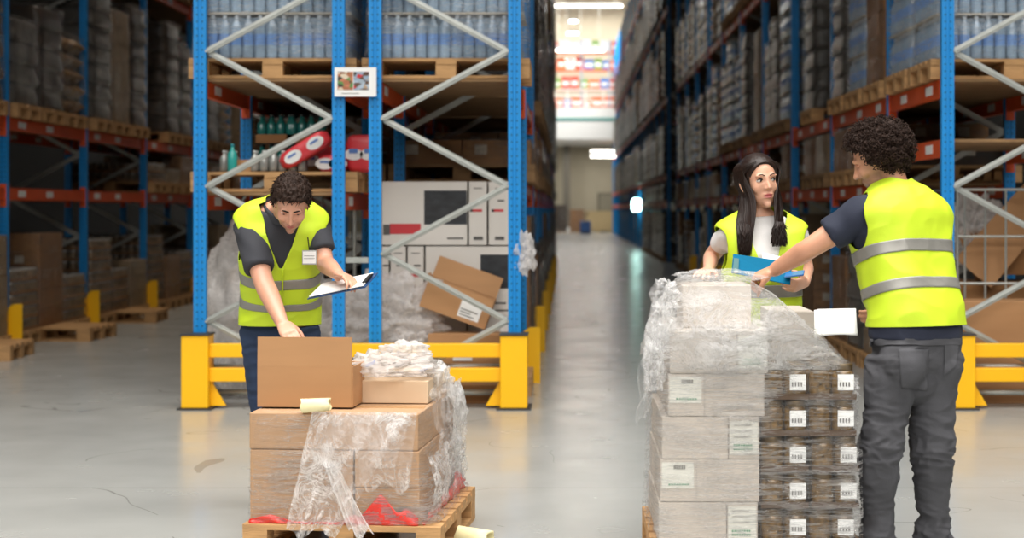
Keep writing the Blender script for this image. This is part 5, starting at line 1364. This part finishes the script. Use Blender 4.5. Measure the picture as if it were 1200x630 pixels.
for side_, n_ in ((-1, 430), (1, 300)):
    for q in range(n_):
        a = hr.random(); b_ = hr.random()
        part = HW @ Vector((-.008, .062 - a * .11, (.112 if a > .4 else .112 - (.4 - a) ** 2 * .12)))          # along the parting
        if side_ < 0: # own right, image left
            top = HW @ Vector((-.087, .030 - a * .11, .025 + .03 * b_)); ear = P(867 + 12 * (1 - a) + 6 * b_, 232, 7.02 + .12 * a)
            mid = P(863 + 18 * (1 - a) + 3 * b_, 262, 6.985 + .03 * a); tip = P(866 + 13 * (1 - a) + hr.uniform(-2, 2), 300 - 26 * hr.random() ** 2, 6.965 + .01 * b_)
        else:
            top = HW @ Vector((.087, .030 - a * .10, .03 + .03 * b_)); ear = P(911 + 6 * a + 3 * b_ - 4, 232, 7.02 + .12 * a)
            mid = P(908 + 10 * a, 260, 6.985 + .03 * a); tip = P(904 + 18 * a + hr.uniform(-2, 2), 289 - 24 * hr.random() ** 2, 6.965 + .01 * b_)
        pts = [part, part.lerp(top, .5) + (HW.to_3x3() @ Vector((side_ * .006, .010 * (1 - a) + hr.uniform(-.003, .003), .012 + hr.uniform(0, .004)))), top, ear, mid, tip]
        cc = [Vector(cat1([tuple(p) for p in pts], 5 * i / 22)) for i in range(23)]
        m.tube(cc, [.0026] * 15 + [.0028, .0028, .0027, .0026, .0024, .002, .0014, .0006], 4)
m.build('hair', M_hairw, rw, rw.location, smooth=True)
M_wtee = mat('white_cotton', 'DEDBD9', .85, bump=.08, bscale=200)
SHW = [(.93, .172, .10, .11, -.005)] + [(u, w + .004, a + .004, b_ + .004, c) for u, w, a, b_, c in BODY_W if u > 1.0][:-1]
shirt(fw, rw, SHW, [([fw.T(-.10, -.01, 1.39 * fw.k), sR, sR.lerp(eR, .5)], [.048, .048, .049]), ([fw.T(.10, -.01, 1.39 * fw.k), sL, sL.lerp(eL, .5)], [.052, .052, .052])], M_wtee, 'tshirt', seed=7)
VW = [(.88, .205, .14, .145, -.005), (1.0, .192, .135, .135, -.005), (1.1, .182, .132, .12, 0), (1.22, .186, .14, .12, 0), (1.31, .20, .148, .125, 0), (1.40, .212, .118, .125, -.01), (1.445, .208, .085, .10, -.018), (1.485, .145, .07, .085, -.02), (1.515, .09, .062, .07, -.018), (1.535, .055, .055, .06, -.018)]
vest(fw, rw, VW, 1.16, [(1.105, 1.16)], seed=11, amp=.010, arm=(.0, 1.325, .085, .105, .13), vneck=.10)
m = MB(); rg, _ = fw.rings([(.79, .125, .085, .10, -.005), (.86, .175, .10, .12, -.01), (.93, .178, .10, .115, -.01), (1.0, .15, .095, .10, 0)], .004, 24, 40); m.loft(rg)
for s_ in (-1, 1): limb(m, [(kx + s_ * .085, YW, .84), (kx + s_ * .09, YW - .02, .46), (kx + s_ * .09, YW + .02, .08)], [.092, .06, .05], 22, 6, cap=False)
fuse(m, 'trousers', mat('dark_trousers', '24262C', .85), rw, rw.location, .006, 5)
for s_ in (-1, 1): shoe((kx + s_ * .09, YW), fw.F, M_black, rw)
# folder, papers and phone
M_folder = mat('blue_folder', '006488', .75, spec=.15)
def slab(name, label, cat, q, m_, th, grp=None):
    n_ = (q[1] - q[0]).cross(q[3] - q[0]).normalized() * th; c = q[0].copy(); M_ = MB(); M_.add(q + [v + n_ for v in q], [(0, 1, 2, 3), (7, 6, 5, 4), (0, 4, 5, 1), (1, 5, 6, 2), (2, 6, 7, 3), (3, 7, 4, 0)])
    return tag(M_.build(name, m_, origin=c, bevel=th * .3), label, cat, grp)
fd = slab('folder', 'bright blue folder held open by the woman behind the white cartons', 'folder', [P(857, 320, 6.86), P(926, 334, 6.86), P(928, 308, 6.93), P(859, 298, 6.93)], M_folder, .005)
MB().add([P(858.5, 318, 6.853), P(865, 319.5, 6.853), P(866, 303, 6.903), P(860, 302, 6.903)], [(0, 1, 2, 3)]).build('emblem_patch', mat('dark_green_blue', '1F5E62', .5), fd, P(857, 320, 6.86), solid=.002)
slab('document', 'white papers in the woman\'s blue folder', 'papers', [P(893, 303, 6.955), P(922, 309, 6.955), P(921, 302, 6.97), P(893, 296, 6.97)], M_white, .003)
slab('mobile_phone', 'blue phone in the woman\'s hand over the folder edge', 'phone', [P(919, 326, 6.84), P(942, 323, 6.84), P(943, 318, 6.90), P(921, 321, 6.90)], mat('phone_blue', '3A6EA8', .25), .008)

# ===== bending man (left) =====
sk1 = skin_mat('fair_skin', 'D39C82', 'B0665E')
f1 = Fig(P(327, 0, 7.62).x, 7.64, (.22, -1), R(24), .97, .92)
r1 = thing('person', 'man in yellow vest and dark polo bending over the open box with a clipboard', 'person', (f1.b.x, f1.b.y, 0))
H1 = frame(P(341, 239, 7.25), (.12, -.74, -.64), R(2), 1.0)
SINK = Vector((0, 0, -.03))
m = MB(); rg, _ = f1.rings(BODY_M, -.004, 50, 40); m.loft(rg); nb = f1.T(0, -.02, 1.47 * f1.k)
limb(m, [nb, nb.lerp(H1 @ Vector((0, -.03, -.05)), .5), H1 @ Vector((0, -.02, -.03))], [.064, .06, .058]); head_shapes(m, H1)
s1R = f1.T(-.150, -.005, 1.39 * f1.k); s1L = f1.T(.155, -.012, 1.39 * f1.k)
e1R, w1R = P(309, 330, 7.28), P(331, 379, 7.10)
limb(m, [s1R, s1R.lerp(e1R, .5), e1R, e1R.lerp(w1R, .35), w1R], [.056, .05, .045, .044, .029])
e1L, w1L = P(381, 308, 7.42), P(396, 321, 7.14)
limb(m, [s1L, s1L.lerp(e1L, .5), e1L, e1L.lerp(w1L, .35), w1L], [.056, .048, .042, .041, .028])
hand(m, w1R, P(346, 400, 6.98) - w1R, (.2, .3, -1), (1, -.2, 0), [(.3, .4, .3)] * 4, 1.0, .05, (.5, .4), .4)
hand(m, w1L, P(412, 328, 7.06) - w1L, (-.1, -.2, -1), (-.3, -1, 0), [(.3, .5, .4)] * 4, 1.0, .03, (.5, -.1), .0)
x1, y1 = f1.b.x, f1.b.y
hp = [(x1 - .09, y1, .84), (x1 + .09, y1, .84)]; kn = [(x1 - .055, y1 - .04, .46), (x1 + .13, y1 - .04, .46)]; an = [(x1 - .03, y1 + .02, .09), (x1 + .15, y1 + .02, .09)]
legs(m, hp[0], kn[0], an[0], hp[1], kn[1], an[1], (.08, .055, .04))
for a_ in an: limb(m, [a_, (a_[0], a_[1], .05), (a_[0] + .02, a_[1] - .12, .04)], [.036, .035, .026])
b1 = fuse(m, 'body', sk1, r1, r1.location, .004, 5, head_post(H1)); tint(b1, H1, .35)
M_hair1 = mat('short_dark_hair', '2E2019', .65, var=.35, vscale=50, spec=.2)
face_bits(H1, r1, M_hair1, closed=True, skin=sk1)
def line1(y, x): return -.05 + max(0, y + .04) * .9 + (.02 if y > .04 else 0) + (.012 if x > .055 and y > 0 else 0)
m = hair_shell(H1, r1, M_hair1, lambda d: .010 + .014 * max(0, d.z) ** 2 + .006 * max(0, d.y), .008, 5, line1, 9)
hr = random.Random(14)
for q in range(2600):
    d = Vector((hr.gauss(0, 1), hr.gauss(0, 1), hr.gauss(0, 1))).normalized(); base = Vector((d.x * .076, d.y * .099 - .012, d.z * .084 + .035))
    if base.z < line1(base.y, abs(base.x)) + .006: continue
    t_ = .010 + .014 * max(0, d.z) ** 2; flow = Vector((.5 * math.sin(d.y * 20 + d.x * 9), 1, .4)); flow = (flow - d * flow.dot(d)).normalized()
    dd = (d * .45 + flow * .8 + Vector((hr.uniform(-1, 1), hr.uniform(-1, 1), hr.uniform(-1, 1))) * .35).normalized(); L_ = hr.uniform(.015, .03)
    c = base + d * t_ * .6; m.tube([c, c + dd * L_ * .5 + d * .002, c + dd * L_ - d * .003], [.0019, .0017, .0004], 4)
m.v = [H1 @ v for v in m.v]; m.build('hair', M_hair1, r1, r1.location, smooth=True)
M_polo = mat('charcoal_polo', '33343A', .85, bump=.1, bscale=200)
SH1 = [(.93, .175, .11, .125, -.005)] + [(u, w + .006, a + .006, b_ + .006, c) for u, w, a, b_, c in BODY_M if u > 1.0][:-1]
po = shirt(f1, r1, SH1, [([f1.T(-.11, -.01, 1.39 * f1.k), s1R, s1R.lerp(e1R, .35), s1R.lerp(e1R, .78)], [.064, .064, .066, .066]), ([f1.T(.11, -.01, 1.39 * f1.k), s1L, s1L.lerp(e1L, .35), s1L.lerp(e1L, .7)], [.066, .064, .06, .06])], M_polo, 'polo_shirt', seed=5)
# collar
rings = []
for (o_, u_) in ((.0, 1.478), (.004, 1.50), (.008, 1.515), (.014, 1.50), (.018, 1.47)):
    rings.append([f1.T(math.cos(a) * (.068 + o_), math.sin(a) * (.072 + o_) - .012 + .012 * math.sin(a), (u_ - .03 * max(0, math.sin(a)) ** 2) * f1.k) for a in [2 * math.pi * k / 40 for k in range(40)]])
MB().loft(rings, caps=False).build('collar', M_polo, r1, r1.location, smooth=True)
V1 = [(.885, .195, .14, .15, -.005), (1.0, .19, .135, .145, -.005), (1.1, .186, .135, .135, 0), (1.22, .198, .137, .135, 0), (1.32, .215, .14, .142, 0), (1.40, .224, .125, .14, -.01), (1.45, .214, .092, .11, -.018), (1.495, .16, .072, .09, -.02), (1.515, .10, .066, .078, -.018), (1.535, .065, .062, .068, -.018)]
vs1 = vest(f1, r1, V1, 1.22, [(.985, 1.035), (1.125, 1.175)], seed=17, amp=.009, arm=(.0, 1.325, .09, .105, .13), vneck=.085)
m = MB()
zp = [f1.T(.004, .146 if u < 1.3 else .148, u * f1.k) for u in (.89, .95, 1.0, 1.05, 1.1, 1.15, 1.2, 1.24)]
MB().tube(zp, .004, 8).build('front_seam', mat('vest_seam', 'B4CC10', .6), vs1, r1.location, smooth=True)
m = MB(); rg, _ = f1.rings([(.79, .125, .085, .10, -.005), (.86, .172, .10, .12, -.01), (.93, .174, .10, .12, -.01), (.99, .165, .10, .11, 0)], .004, 24, 40); m.loft(rg)
for h_, k_, a_ in zip(hp, kn, an): limb(m, [h_, k_, (a_[0], a_[1], .06)], [.098, .073, .06], 22, 8, cap=False)
fuse(m, 'jeans', mat('dark_blue_denim', '22324C', .85, var=.15, vscale=8, bump=.15, bscale=220), r1, r1.location, .006, 5, lambda v, n: wr(v, n, 5, .006, 9, (1, 1, 2)))
for a_ in an: shoe((a_[0], a_[1]), f1.F, M_black, r1)
# badge and clipboard
bd = f1.T(.075, .185, 1.245 * f1.k)
nbg = thing('name_badge', 'small white name badge clipped to the bending man\'s vest', 'badge', P(362.5, 301.5, (bd.y)))
hb = 8.5 / F * bd.y
MB().box(-hb, hb, 0, .004, -hb, hb).build('badge_card', mat('badge_grey', 'A8A8A6', .4), nbg, bevel=.001); MB().box(-hb + .004, hb - .004, -.002, 0, -hb + .006, hb - .006).build('badge_paper', M_white, nbg)
for zz in (.006, -.006): MB().box(-hb + .009, hb - .009, -.003, -.002, zz, zz + .002).build('printed_line', M_grey, nbg)
MB().bar((0, .002, hb), (-.008, .006, hb + .06), .006, .002).build('lanyard', M_black, nbg)
A, B, C_ = P(360, 350, 7.14), P(428, 336, 6.98), P(443, 319, 7.16); D = A + (C_ - B)
cl = slab('clipboard', 'clipboard with white sheets in the bending man\'s hand', 'clipboard', [A, B, C_, D], mat('clipboard_blue', '2E4E7A', .4), -.004)
cl.data.name = 'clipboard'
nrm = (B - A).cross(D - A).normalized(); nrm = nrm if nrm.z > 0 else -nrm
ins = [A.lerp(C_, .03) + nrm * .004, B.lerp(D, .03) + nrm * .004, C_.lerp(A, .06) + nrm * .004, D.lerp(B, .04) + nrm * .004]
MB().add([v for v in ins] + [v + nrm * .003 for v in ins], [(0, 1, 2, 3), (7, 6, 5, 4), (0, 4, 5, 1), (1, 5, 6, 2), (2, 6, 7, 3), (3, 7, 4, 0)]).build('sheets', M_white, cl, A)
ce = (B + C_) / 2; q = MB().bar(ce.lerp(A, .05) + nrm * .01 + (B - C_).normalized() * .05, ce.lerp(A, .05) + nrm * .01 - (B - C_).normalized() * .05, .02, .008, up=nrm); q.build('clip', M_black, cl, A)
